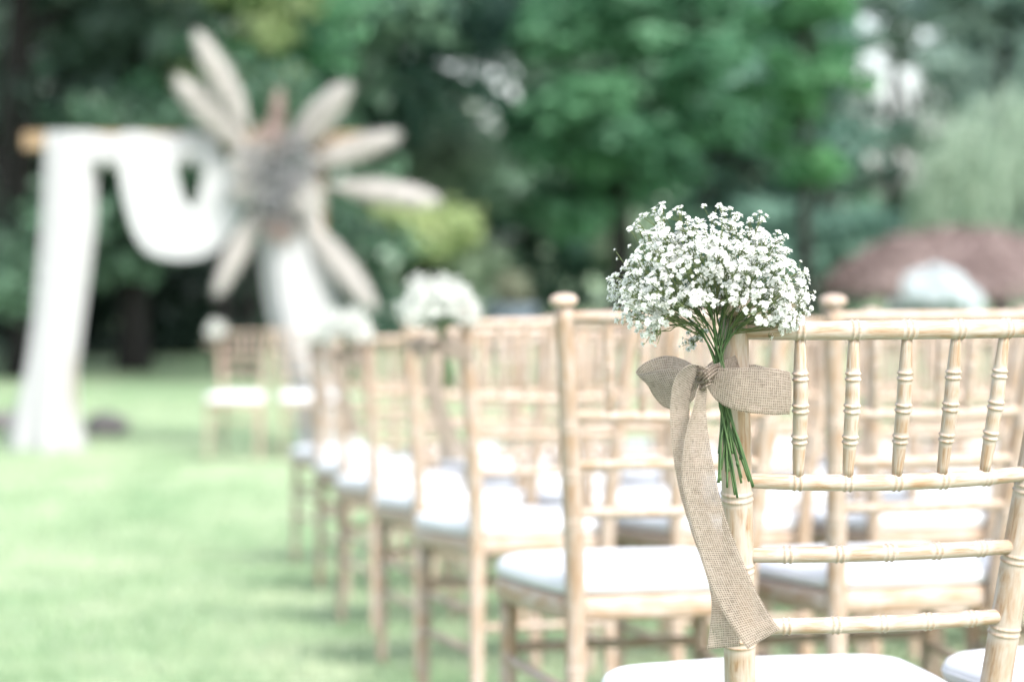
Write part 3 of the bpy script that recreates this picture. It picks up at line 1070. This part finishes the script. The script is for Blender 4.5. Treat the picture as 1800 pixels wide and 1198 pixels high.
def beam_wrap():
    d0 = AD
    loc = at(230, 255, d0)
    rows = []
    for i in range(61):
        x = 84 + (388 - 84) * i / 60
        c = at(x, 258 + 3 * math.sin(i * .35), d0)
        row = []
        for k in range(28):
            an = 2 * math.pi * k / 28
            sq = 1.0 / max(abs(math.cos(an)), abs(math.sin(an))) * 0.55 + 0.5
            r = 0.094 * sq * (1 + 0.06 * math.sin(3 * an + i * .5) + 0.05 * math.sin(i * 0.9 + an))
            lower = 0.05 if math.sin(an) < -0.3 else 0.0
            row.append(Vector((c.x, c.y + math.cos(an) * r, c.z + math.sin(an) * r - lower)) - loc)
        rows.append(row)
    mb = MB(); mb.grid(rows, None, closed=True)
    o = link('beam_drape', mb.mesh('beam_drape', DRAPE), None, loc)
    tag(o, 'white cloth wound along the top beam of the arch', 'drape', 'white drapes on the arch')


def plume_mesh(name, seed, mat):
    """Pampas plume of unit length along +Z: a dense brush of fine hanging filaments."""
    r = np.random.default_rng(seed)
    n = 2600
    t = r.random(n) ** 0.8
    env = 0.115 * np.minimum(1, t / 0.35) ** 0.6 * (1 - 0.62 * np.clip((t - 0.55) / 0.45, 0, 1) ** 2)
    a = r.random(n) * 2 * np.pi
    ln = 0.10 + 0.14 * r.random(n)
    base = np.stack([np.cos(a) * env * 0.15, np.sin(a) * env * 0.15, t * 0.86], -1)
    out = np.stack([np.cos(a), np.sin(a), np.zeros(n)], -1)
    mid = base + out * (env * 0.75)[:, None] + np.array([0, 0, 1.0]) * (ln * 0.5)[:, None]
    tip = base + out * (env * (0.6 + 0.9 * r.random(n)))[:, None] + np.array([0, 0, 1.0]) * (ln * 0.95)[:, None]
    sd = np.cross(out, r.normal(size=(n, 3))); sd /= np.linalg.norm(sd, axis=1)[:, None]
    w = 0.0042
    V = np.stack([base, mid - sd * w, tip, mid + sd * w], 1).reshape(-1, 3)
    F = np.arange(4 * n).reshape(-1, 4)
    tone = np.repeat(np.clip(0.25 + 0.75 * r.random(n), 0, 1), 4)
    return np_mesh(name, V, F, mat, tone)


def tuft_mesh(name, seed, mat, n=420, leaf=0.09):
    r = np.random.default_rng(seed)
    d = r.normal(size=(n, 3)); d /= np.linalg.norm(d, axis=1)[:, None]
    rad = 0.35 + 0.65 * r.random(n) ** 0.5
    c = d * rad[:, None]
    ax = d + 0.7 * r.normal(size=(n, 3)); ax /= np.linalg.norm(ax, axis=1)[:, None]
    sd = np.cross(ax, r.normal(size=(n, 3))); sd /= np.linalg.norm(sd, axis=1)[:, None]
    V = np.stack([c - ax * leaf, c - sd * leaf * .8, c + ax * leaf * 1.6, c + sd * leaf * .8], 1).reshape(-1, 3)
    return np_mesh(name, V, np.arange(4 * n).reshape(-1, 4), mat, np.repeat(r.random(n), 4))


def pampas_spray():
    d0 = AD - 0.22
    c = at(480, 312, d0)
    root = empty('pampas_spray', c)
    tag(root, 'large burst of pampas plumes and dried flowers on the arch corner', 'flower spray')
    PL = [plume_mesh('plume', 40 + k, PAMPAS) for k in range(3)]
    PR = plume_mesh('plume_rust', 50, RUST)
    tips = [(348, 62, 1.0, 0), (312, 140, 1.15, 0), (490, 158, 0.9, 1), (612, 150, 1.25, 0), (698, 238, 1.1, 0), (768, 352, 1.0, 0), (655, 540, 1.0, 0), (382, 515, 0.95, 0), (398, 345, 1.3, 0), (560, 175, 0.8, 0), (575, 440, 1.0, 0), (415, 250, 1.1, 0)]
    ctr = Vector((0, 0, 0))
    for k, (x, y, w, rust) in enumerate(tips):
        tip = at(x, y, d0 - 0.10 + 0.10 * (k % 3)) - c
        L = tip.length
        plen = min(L * 0.82, 0.85)
        base = tip * (1 - plen / L)
        qd = tip.to_track_quat('Z', 'Y').to_euler()
        o = link('plume', PR if rust else PL[k % 3], root, base, qd, (plen * w * 0.80, plen * w * 0.80, plen))
        for sgn in (-1, 1):
            t2 = at(x + random.uniform(-16, 16), y + random.uniform(-16, 16), d0 + 0.05 * sgn) - c
            t2 = t2 * random.uniform(0.80, 0.93); p2 = plen * random.uniform(0.62, 0.8)
            link('plume', PR if rust else PL[(k + sgn) % 3], root, t2 * (1 - p2 / t2.length), t2.to_track_quat('Z', 'Y').to_euler(), (p2 * w * 0.62, p2 * w * 0.62, p2))
        mb = MB(); mb.sweep([ctr, base * 0.6, base + tip * 0.1], [0.006, 0.005, 0.004], 6)
        me = tone_mesh(mb, 'plume_stem', PAMPAS); so = link('plume_stem', me, root)
    T1, T2, T3 = tuft_mesh('flower_cluster', 1, DRIED), tuft_mesh('flower_cluster', 2, RUST), tuft_mesh('flower_cluster', 3, PAMPAS)
    for x, y, r, m in ((480, 330, .20, T1), (455, 285, .16, T1), (520, 300, .18, T1), (500, 370, .17, T1), (440, 330, .13, T3), (472, 236, .10, T2), (490, 400, .12, T2), (540, 350, .14, T3), (465, 265, .12, T3), (515, 255, .13, T1), (430, 290, .12, T3)):
        p = at(x, y, d0 - 0.05 - random.random() * .08) - c
        tag(link('flower_cluster', m, root, p, (random.random() * 6, random.random() * 6, 0), (r, r, r)), kind='stuff')


build_arch()
column_drape('hanging_drape', 'white cloth hanging round the left arch post and pooling on the grass', [232, 400, 560, 640, 700, 750, 796], [80, 73, 62, 50, 38, 25, 18], [168, 163, 142, 132, 130, 134, 144], 0.13, 7, AD)
column_drape('hanging_drape', 'white cloth hanging at the right arch post behind the two chairs', [300, 400, 480, 540, 600, 650, 700, 797], [452, 456, 464, 474, 490, 508, 522, 530], [548, 560, 576, 586, 594, 600, 608, 628], 0.14, 6, AD - 0.10)
beam_wrap()
swag()
pampas_spray()

# ------------------------------------------------------------------ rocks
def rock(px, py, d, sx, sy, sz, lab, seed):
    bm = bmesh.new(); bmesh.ops.create_icosphere(bm, subdivisions=3, radius=1.0)
    rd = random.Random(seed); ph = [rd.uniform(0, 6) for _ in range(6)]
    for v in bm.verts:
        c = v.co
        k = 1 + 0.16 * math.sin(2.3 * c.x + ph[0]) + 0.13 * math.sin(3.1 * c.y + ph[1]) + 0.12 * math.sin(4.7 * c.z + 2 * c.x + ph[2]) + 0.06 * math.sin(9 * c.x + ph[3]) * math.sin(8 * c.y + ph[4])
        v.co = Vector((c.x * sx * k, c.y * sy * k, max(c.z, -0.35) * sz * k))
    me = bpy.data.meshes.new('rock'); bm.to_mesh(me); bm.free(); me.materials.append(ROCK)
    for p in me.polygons: p.use_smooth = True
    p = at(px, py, d)
    o = link('garden_rock', me, None, (p.x, d, gz(d) + sz * 0.25))
    tag(o, lab, 'rock', 'rocks on the grass by the arch')


rock(178, 768, 19.3, 0.21, 0.17, 0.14, 'grey rock on the grass just right of the left drape', 1)
rock(-4, 760, 20.0, 0.24, 0.2, 0.14, 'grey rock at the left edge of the grass beyond the drape', 2)

# ------------------------------------------------------------------ trees and shrubs
def leaf_cloud(centres, radii, n, leaf, r, flat=0.0, droop=0.0, tone_c=None, shell=0.55):
    """n leaf quads spread through ellipsoid clumps; each clump has a tone of its own."""
    centres = np.asarray(centres, float); radii = np.asarray(radii, float)
    k = len(centres)
    vol = radii.prod(1) ** (2 / 3); pr = vol / vol.sum()
    idx = r.choice(k, n, p=pr)
    d = r.normal(size=(n, 3)); d /= np.linalg.norm(d, axis=1)[:, None]
    rad = r.random(n) ** shell
    bump = 1 + 0.25 * np.sin(d[:, 0] * 5 + idx) * np.sin(d[:, 2] * 6 + idx * 2)
    c = centres[idx] + d * radii[idx] * (rad * bump)[:, None]
    nrm = d * 0.7 + r.normal(size=(n, 3)) * 0.55 + np.array([0, 0, 0.35 + flat])
    nrm /= np.linalg.norm(nrm, axis=1)[:, None]
    ax = np.cross(nrm, r.normal(size=(n, 3))); ax /= np.linalg.norm(ax, axis=1)[:, None]
    ax[:, 2] -= droop; ax /= np.linalg.norm(ax, axis=1)[:, None]
    sd = np.cross(nrm, ax)
    s = leaf * (0.6 + 0.8 * r.random(n))[:, None]
    V = np.stack([c - ax * s, c + sd * s * .55, c + ax * s, c - sd * s * .55], 1).reshape(-1, 3)
    tc = r.random(k) if tone_c is None else np.asarray(tone_c)
    tone = np.clip(tc[idx] ** 1.3 * 0.8 + r.random(n) * 0.3 - 0.03, 0, 1)
    return V, np.arange(4 * n).reshape(-1, 4), np.repeat(tone, 4)


def trunk_mesh(h, r0, limbs, r, bark, lean=0.0):
    mb = MB()
    pts = [Vector((lean * (i / 7) ** 2 * h * .3 + r.normal() * .03 * i / 7, r.normal() * .03, h * i / 7)) for i in range(8)]
    mb.sweep(catmull(pts, 14), [r0 * (1.25 if i == 0 else 1 - 0.6 * i / 14) for i in range(15)], 12)
    for e in limbs:
        z = h * (0.35 + 0.6 * r.random())
        e = Vector(e)
        a = Vector((lean * (z / h) ** 2 * h * .3, 0, z))
        m = a.lerp(e, .5) + Vector((0, 0, 0.25 * (e - a).length * .4))
        mb.sweep(catmull([a, m, e], 8), [r0 * .42 * (1 - .75 * i / 8) for i in range(9)], 8)
    return mb.mesh('trunk', bark)


def tree(px, d, h, clumps, n, leaf, mat, lab, cat='tree', name='broadleaf_tree', trunk_h=None, r0=0.16, bark=BARK, seed=0, group='trees round the lawn', flat=0.0, droop=0.0, part='crown', limbs=7, tone=None, shell=0.55):
    """clumps: (px offset from trunk in metres x, y, z above ground, rx, ry, rz)"""
    r = np.random.default_rng(seed)
    x = at(px, 500, d).x
    root = empty(name, (x, d, gz(d)))
    tag(root, lab, cat, group)
    cen = [(c[0], c[1], c[2]) for c in clumps]; rad = [(c[3], c[4], c[5]) for c in clumps]
    V, F, T = leaf_cloud(cen, rad, n, leaf, r, flat, droop, tone, shell)
    keep = np.ones(len(F), bool)
    zmin = V.reshape(-1, 4, 3)[:, :, 2].min(1); keep = zmin > 0.02
    V = V.reshape(-1, 4, 3)[keep].reshape(-1, 3); T = T.reshape(-1, 4)[keep].ravel(); F = np.arange(len(V)).reshape(-1, 4)
    link(part, np_mesh(part, V, F, mat, T), root)
    if trunk_h:
        idx = r.choice(len(cen), min(limbs, len(cen)), replace=False)
        link('trunk', trunk_mesh(trunk_h, r0, [cen[i] for i in idx], r, bark), root)
    return root


def crown(k, rx, ry, rz, cz, cs, seed, cy=0.0, cx=0.0, low=None):
    """k clumps spread over an ellipsoid."""
    r = np.random.default_rng(seed)
    out = []
    while len(out) < k:
        p = r.uniform(-1, 1, 3)
        l = np.linalg.norm(p)
        if l > 1 or l < 0.25: continue
        z = cz + p[2] * rz
        if low is not None and z < low: continue
        s = cs * r.uniform(.65, 1.35)
        out.append((cx + p[0] * rx, cy + p[1] * ry, z, s * 1.25, s * 1.1, s * 0.72))
    return out


L_DARK = leaf_mat('dark_evergreen_leaf', (0.016, 0.048, 0.03), (0.135, 0.245, 0.155), 0.2, 0.4, 0.5)
L_MID = leaf_mat('mid_green_leaf', (0.026, 0.095, 0.048), (0.14, 0.32, 0.175), 0.35)
L_GREY = leaf_mat('grey_green_leaf', (0.045, 0.095, 0.068), (0.27, 0.37, 0.285), 0.3, 0.4, 0.5)
L_BRIGHT = leaf_mat('bright_green_leaf', (0.04, 0.135, 0.06), (0.13, 0.3, 0.14), 0.5)
L_YELLOW = leaf_mat('yellow_green_leaf', (0.22, 0.32, 0.14), (0.5, 0.57, 0.31), 0.4)
L_PALE = leaf_mat('pale_green_leaf', (0.16, 0.25, 0.17), (0.36, 0.45, 0.32), 0.4)
L_WILLOW = leaf_mat('willow_leaf', (0.2, 0.3, 0.22), (0.47, 0.55, 0.44), 0.45)
L_RED = leaf_mat('red_brown_leaf', (0.15, 0.105, 0.1), (0.33, 0.262, 0.245), 0.3)
L_TEAL = leaf_mat('blue_green_leaf', (0.03, 0.088, 0.066), (0.155, 0.275, 0.21), 0.3)
L_HAZY = leaf_mat('hazy_green_leaf', (0.14, 0.23, 0.195), (0.36, 0.47, 0.41), 0.35)  # pale veil of distant haze is put into this leaf colour
L_WHITE = leaf_mat('white_hydrangea_petal', (0.55, 0.62, 0.64), (0.76, 0.80, 0.82), 0.2, 0.8)

# left: dark evergreens reaching low, black beneath
tree(40, 27.5, 9, crown(50, 3.1, 2.2, 3.6, 3.7, 0.52, 1, low=0.9), 14000, 0.085, L_DARK, 'dark evergreen tree at the far left behind the draped post', trunk_h=5.5, r0=.2, seed=1)
tree(235, 29.0, 8, crown(52, 2.5, 2.0, 3.2, 3.9, 0.46, 2, low=1.2), 14000, 0.085, L_GREY, 'grey green glossy leaved tree rising behind the arch beam', trunk_h=5.5, r0=.2, seed=2)
tree(395, 28.5, 8, crown(26, 1.15, 1.2, 2.4, 4.0, 0.5, 3, low=2.1), 8000, 0.085, L_MID, 'mid green tree behind the upper pampas plumes', trunk_h=5, r0=.12, seed=3)
tree(440, 27.8, 7, crown(26, 0.62, 0.7, 1.4, 3.9, 0.36, 4, low=2.5), 6500, 0.075, L_YELLOW, 'yellow green leafy branches above the pampas spray', trunk_h=4.2, r0=.07, seed=4)
tree(-160, 33, 10, crown(40, 4.0, 2.4, 4.6, 4.4, 0.85, 5, low=0.5), 12000, 0.14, L_DARK, 'dense dark tree behind the evergreens at the left edge', trunk_h=6, r0=.25, seed=5)
tree(240, 35, 10, crown(44, 4.2, 2.2, 4.6, 4.6, 0.9, 6, low=0.5), 14000, 0.14, L_DARK, 'dense dark tree filling the gap behind the arch', trunk_h=6, r0=.25, seed=6)
tree(520, 37, 10, crown(40, 2.6, 2.2, 4.6, 4.6, 0.8, 7, low=0.5), 12000, 0.13, L_TEAL, 'blue green tree standing behind the pampas spray', trunk_h=6, r0=.22, seed=7, bark=PALEBARK)
tree(530, 33.5, 2.2, crown(22, 1.6, .9, .9, 1.0, .5, 62), 6000, 0.09, L_DARK, 'low dark laurel shrub under the right arm of the pampas spray', 'shrub', 'laurel_shrub', 0.9, 0.05, seed=62, group='shrubs under the trees', part='foliage')

tree(-430, 25.5, 9, crown(34, 4.4, 2.6, 1.2, 6.3, 0.75, 31, cx=5.2, cy=-1.5, low=5.0), 7000, 0.13, L_MID, 'added tree out of view whose high canopy shades the arch lawn', trunk_h=7.5, r0=.2, seed=31, limbs=6)  # added out of view; its canopy blocks sky to darken the far lawn
L_SHADE = leaf_mat('under_tree_shade_leaf', (0.006, 0.015, 0.011), (0.022, 0.050, 0.034), 0.1)  # near-black leaf colour stands in for the shade under the canopy
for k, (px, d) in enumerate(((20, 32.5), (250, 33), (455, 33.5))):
    tree(px, d, 2.4, crown(24, 1.5, .7, 1.0, 1.1, .5, 60 + k), 6500, 0.09, L_SHADE, ('added bush, coloured near black for the shade under the trees at the far left', 'added bush, coloured near black for the shade behind the arch swag', 'added bush, coloured near black for the shade behind the chair with a bouquet')[k], 'bush', 'shade_bush', 0.9, 0.05, seed=64 + k, group='bushes coloured as shade under the trees', part='foliage')

# centre
tree(610, 41, 10, crown(50, 1.0, 1.6, 4.2, 5.2, 0.34, 8, low=1.6), 6500, 0.12, L_MID, 'mid green tree between the arch and the tall central tree', trunk_h=7, r0=.17, seed=8, bark=PALEBARK)
tree(770, 39, 4.2, crown(16, 0.75, 0.7, 0.75, 2.75, 0.42, 9), 4200, 0.08, L_PALE, 'small pale green tree lit beside the central tree', trunk_h=2.6, r0=.06, seed=9)
tree(735, 35, 2.2, crown(18, 0.72, 0.6, 0.40, 1.75, 0.36, 10), 5200, 0.075, L_YELLOW, 'rounded yellow green shrub behind the bouquet of the third row', 'shrub', 'golden_shrub', 1.3, .05, seed=10, group='shrubs under the trees', part='foliage')
tree(805, 36, 1.9, crown(16, 0.75, 0.6, 0.45, 1.05, 0.38, 11), 4400, 0.075, L_PALE, 'soft grey green shrub below the golden one', 'shrub', 'pale_shrub', 0.9, .05, seed=11, group='shrubs under the trees', part='foliage')
tree(1090, 36, 12, crown(72, 1.95, 2.4, 3.6, 5.2, 0.52, 12, low=1.75), 19000, 0.115, L_MID, 'tall spreading dark green tree with a dark trunk in the middle', trunk_h=8, r0=.17, seed=12, flat=.5, limbs=16)
tree(930, 43, 9, crown(34, 2.6, 1.8, 3.4, 3.7, 0.8, 13, low=0.4), 9000, 0.13, L_DARK, 'dark tree low behind the left half of the central tree', trunk_h=5, r0=.2, seed=13)
tree(1240, 44, 9, crown(34, 2.6, 1.8, 3.6, 3.9, 0.85, 14, low=0.4), 9000, 0.13, L_TEAL, 'blue green tree low behind the bouquet in focus', trunk_h=5, r0=.2, seed=14)
tree(1112, 40, 1.9, crown(10, 0.42, 0.45, 0.50, 1.45, 0.30, 15), 2600, 0.075, L_PALE, 'pale green shrub lit right of the dark trunk', 'shrub', 'pale_shrub', 1.0, .04, seed=15, group='shrubs under the trees', part='foliage')

# right
tree(1415, 31, 8, crown(34, 0.85, 1.2, 1.7, 4.0, 0.24, 16, low=2.4), 4600, 0.095, L_BRIGHT, 'bright green maple branches right of the bouquet', trunk_h=5, r0=.09, seed=16)
tree(1450, 42, 8, crown(30, 2.1, 1.6, 0.9, 1.3, 0.6, 17, low=0.3), 8000, 0.12, L_TEAL, 'dark blue green tree behind the red brown maple', trunk_h=3, r0=.15, seed=17)
tree(1570, 50, 11, crown(110, 1.9, 2.2, 3.4, 5.0, 0.33, 18, low=1.4), 8500, 0.09, L_GREY, 'thin grey green tree with bright sky showing through', trunk_h=8, r0=.15, seed=18)
tree(1760, 46, 10, crown(70, 1.6, 2.0, 2.6, 6.0, 0.42, 19, low=3.0), 7500, 0.12, L_HAZY, 'hazy blue green tree above the willow', trunk_h=8, r0=.18, seed=19)


def willow(px, d, lab, seed):
    r = np.random.default_rng(seed)
    x = at(px, 400, d).x
    root = empty('weeping_willow', (x, d, gz(d)))
    tag(root, lab, 'tree', 'trees round the lawn')
    Vs, Ts = [], []
    m = 330
    for k in range(m):
        a = r.random() * 2 * math.pi; rr = 2.15 * math.sqrt(r.random())
        top = np.array([math.cos(a) * rr, math.sin(a) * rr * .9, 4.05 - 0.40 * rr ** 1.5 + r.normal() * .22 + 0.25 * math.sin(a * 4 + rr * 3)])
        L = 1.0 + 0.8 * r.random()
        nl = 26
        t = r.random(nl)
        c = top + np.stack([0.12 * t * math.cos(a) + r.normal(size=nl) * .03, 0.12 * t * math.sin(a) + r.normal(size=nl) * .03, -np.minimum(L, top[2] - 1.55) * t], -1)
        ax = np.stack([r.normal(size=nl) * .3, r.normal(size=nl) * .3, -np.ones(nl)], -1); ax /= np.linalg.norm(ax, axis=1)[:, None]
        sd = np.cross(ax, r.normal(size=(nl, 3))); sd /= np.linalg.norm(sd, axis=1)[:, None]
        s = 0.10
        Vs.append(np.stack([c - ax * s, c + sd * s * .28, c + ax * s, c - sd * s * .28], 1).reshape(-1, 3))
        Ts.append(np.repeat(np.clip(r.random() * .6 + r.random(nl) * .4, 0, 1), 4))
    V = np.concatenate(Vs); T = np.concatenate(Ts)
    link('crown', np_mesh('crown', V, np.arange(len(V)).reshape(-1, 4), L_WILLOW, T), root)
    ends = [(math.cos(a) * 1.1, math.sin(a) * 1.0, 3.3) for a in np.linspace(0, 6, 9)]
    link('trunk', trunk_mesh(3.0, .14, ends, r, BARK), root)


willow(1835, 39, 'pale green weeping willow at the right edge', 21)


def dome_shrub(px, d, rx, ry, ztop, zbot, n, leaf, mat, lab, name, cat, seed, trunk_h, part='crown', group='trees round the lawn'):
    """Low spreading mound of layered drooping foliage."""
    r = np.random.default_rng(seed)
    x = at(px, 450, d).x
    root = empty(name, (x, d, gz(d)))
    tag(root, lab, cat, group)
    a = r.random(n) * 2 * np.pi; q_ = np.sqrt(r.random(n))
    z = zbot + (ztop - zbot) * np.clip(1 - q_ ** 2.2, 0, 1)
    z = z - np.abs(r.normal(size=n)) * 0.14 + 0.05 * np.sin(a * 7 + q_ * 9)
    c = np.stack([np.cos(a) * rx * q_, np.sin(a) * ry * q_, np.maximum(z, zbot * .8)], -1)
    nrm = np.stack([np.cos(a) * q_, np.sin(a) * q_, np.full(n, .7)], -1) + r.normal(size=(n, 3)) * .45
    nrm /= np.linalg.norm(nrm, axis=1)[:, None]
    ax = np.cross(nrm, r.normal(size=(n, 3))); ax /= np.linalg.norm(ax, axis=1)[:, None]
    sd = np.cross(nrm, ax)
    s = leaf * (0.6 + 0.8 * r.random(n))[:, None]
    V = np.stack([c - ax * s, c + sd * s * .5, c + ax * s, c - sd * s * .5], 1).reshape(-1, 3)
    T = np.repeat(np.clip(0.5 + 0.2 * np.sin(a * 5) + r.normal(size=n) * .2, 0, 1), 4)
    link(part, np_mesh(part, V, np.arange(len(V)).reshape(-1, 4), mat, T), root)
    ends = [(math.cos(b) * rx * .6, math.sin(b) * ry * .6, zbot + (ztop - zbot) * .5) for b in np.linspace(0, 5.6, 8)]
    link('trunk', trunk_mesh(trunk_h, .09, ends, r, BARK), root)
    return root


dome_shrub(1690, 35, 2.05, 1.5, 1.72, 0.95, 16000, 0.06, L_RED, 'low spreading red brown weeping maple at the right', 'weeping_maple', 'tree', 22, 1.2)


def hydrangea(px, d, lab, seed):
    r = np.random.default_rng(seed)
    x = at(px, 500, d).x
    root = empty('hydrangea_bush', (x, d, gz(d)))
    tag(root, lab, 'bush', 'shrubs under the trees')
    V, F, T = leaf_cloud([(0, 0, .62), (.25, 0, .5), (-.25, .1, .5)], [(.42, .4, .42), (.34, .35, .36), (.34, .35, .36)], 2600, .06, r)
    link('foliage', np_mesh('foliage', V, F, L_MID, T), root)
    hm = tuft_mesh('flower_head', 8, L_WHITE, 260, 0.16)
    k = 0
    while k < 32:
        a = r.random() * 2 * math.pi; e = r.random() ** .8 * 1.5
        if math.sin(a) < -0.5 and e < 0.35 and r.random() < .8: continue
        p = (math.cos(a) * math.cos(e) * .55, math.sin(a) * math.cos(e) * .5, .52 + math.sin(e) * .58)
        s = .10 + .06 * r.random()
        link('flower_head', hm, root, p, (r.random() * 6, r.random() * 6, 0), (s, s, s))
        k += 1


hydrangea(1645, 31.5, 'white flowering hydrangea bush in front of the red brown maple', 23)


def stone_planter(px, d):
    x = at(px, 500, d).x
    root = empty('stone_planter', (x, d, gz(d)))
    tag(root, 'blue grey stone planter with a rounded tan green clump, far behind the chairs', 'planter')
    mb = MB()
    prof = [(0.0, .26), (.06, .27), (.08, .22), (.16, .20), (.40, .30), (.58, .36), (.66, .39), (.70, .39), (.70, .33), (.60, .31)]
    mb.sweep([(0, 0, z) for z, _ in prof], [r_ for _, r_ in prof], 24)
    link('bowl', mb.mesh('bowl', STONE_BLUE), root)
    r = np.random.default_rng(5)
    V, F, T = leaf_cloud([(0.04, 0, .92)], [(.22, .22, .26)], 1500, .04, r)
    link('foliage', np_mesh('foliage', V, F, leaf_mat('tan_green_leaf', (0.13, 0.15, 0.10), (0.24, 0.25, 0.18), .2), T), root)


stone_planter(895, 32)

# the wood beyond, with gaps where the sky comes through
BACK = [(-700, 52, 3.7, 5.6), (-350, 55, 3.4, 5.6), (-20, 52, 3.7, 5.6), (280, 58, 3.5, 5.6), (455, 56, 2.2, 5.6), (765, 62, 1.5, 2.3), (1020, 58, 1.7, 5.6), (1190, 55, 2.4, 5.6), (1365, 58, 1.5, 5.0), (1640, 66, 2.2, 1.3), (1860, 60, 2.4, 4.6), (2250, 54, 3.7, 5.6)]
WORDS = ['beyond the left edge', 'at the far left', 'left of the arch', 'behind the arch', 'behind the pampas spray', 'low between the arch and the central tree', 'left of the central tree', 'behind the central tree', 'behind the bright maple', 'low behind the thin tree', 'behind the willow', 'beyond the right edge']
for k, (px, d, rx, rz) in enumerate(BACK):
    tree(px, d, 13, crown(44 if rz > 3 else 20, rx, 2.4, rz, rz + .3, 1.1 if rz > 3 else .8, 100 + k, low=.4), 9000 if rz > 3 else 4500, 0.20, (L_HAZY if px > 1700 else (L_MID, L_TEAL, L_DARK)[k % 3]), f'tall tree of the wood beyond, {WORDS[k]}' if rz > 3 else f'lower tree of the wood beyond, {WORDS[k]}', trunk_h=rz * 1.4, r0=.22, seed=100 + k, group='trees of the wood beyond', shell=.45)
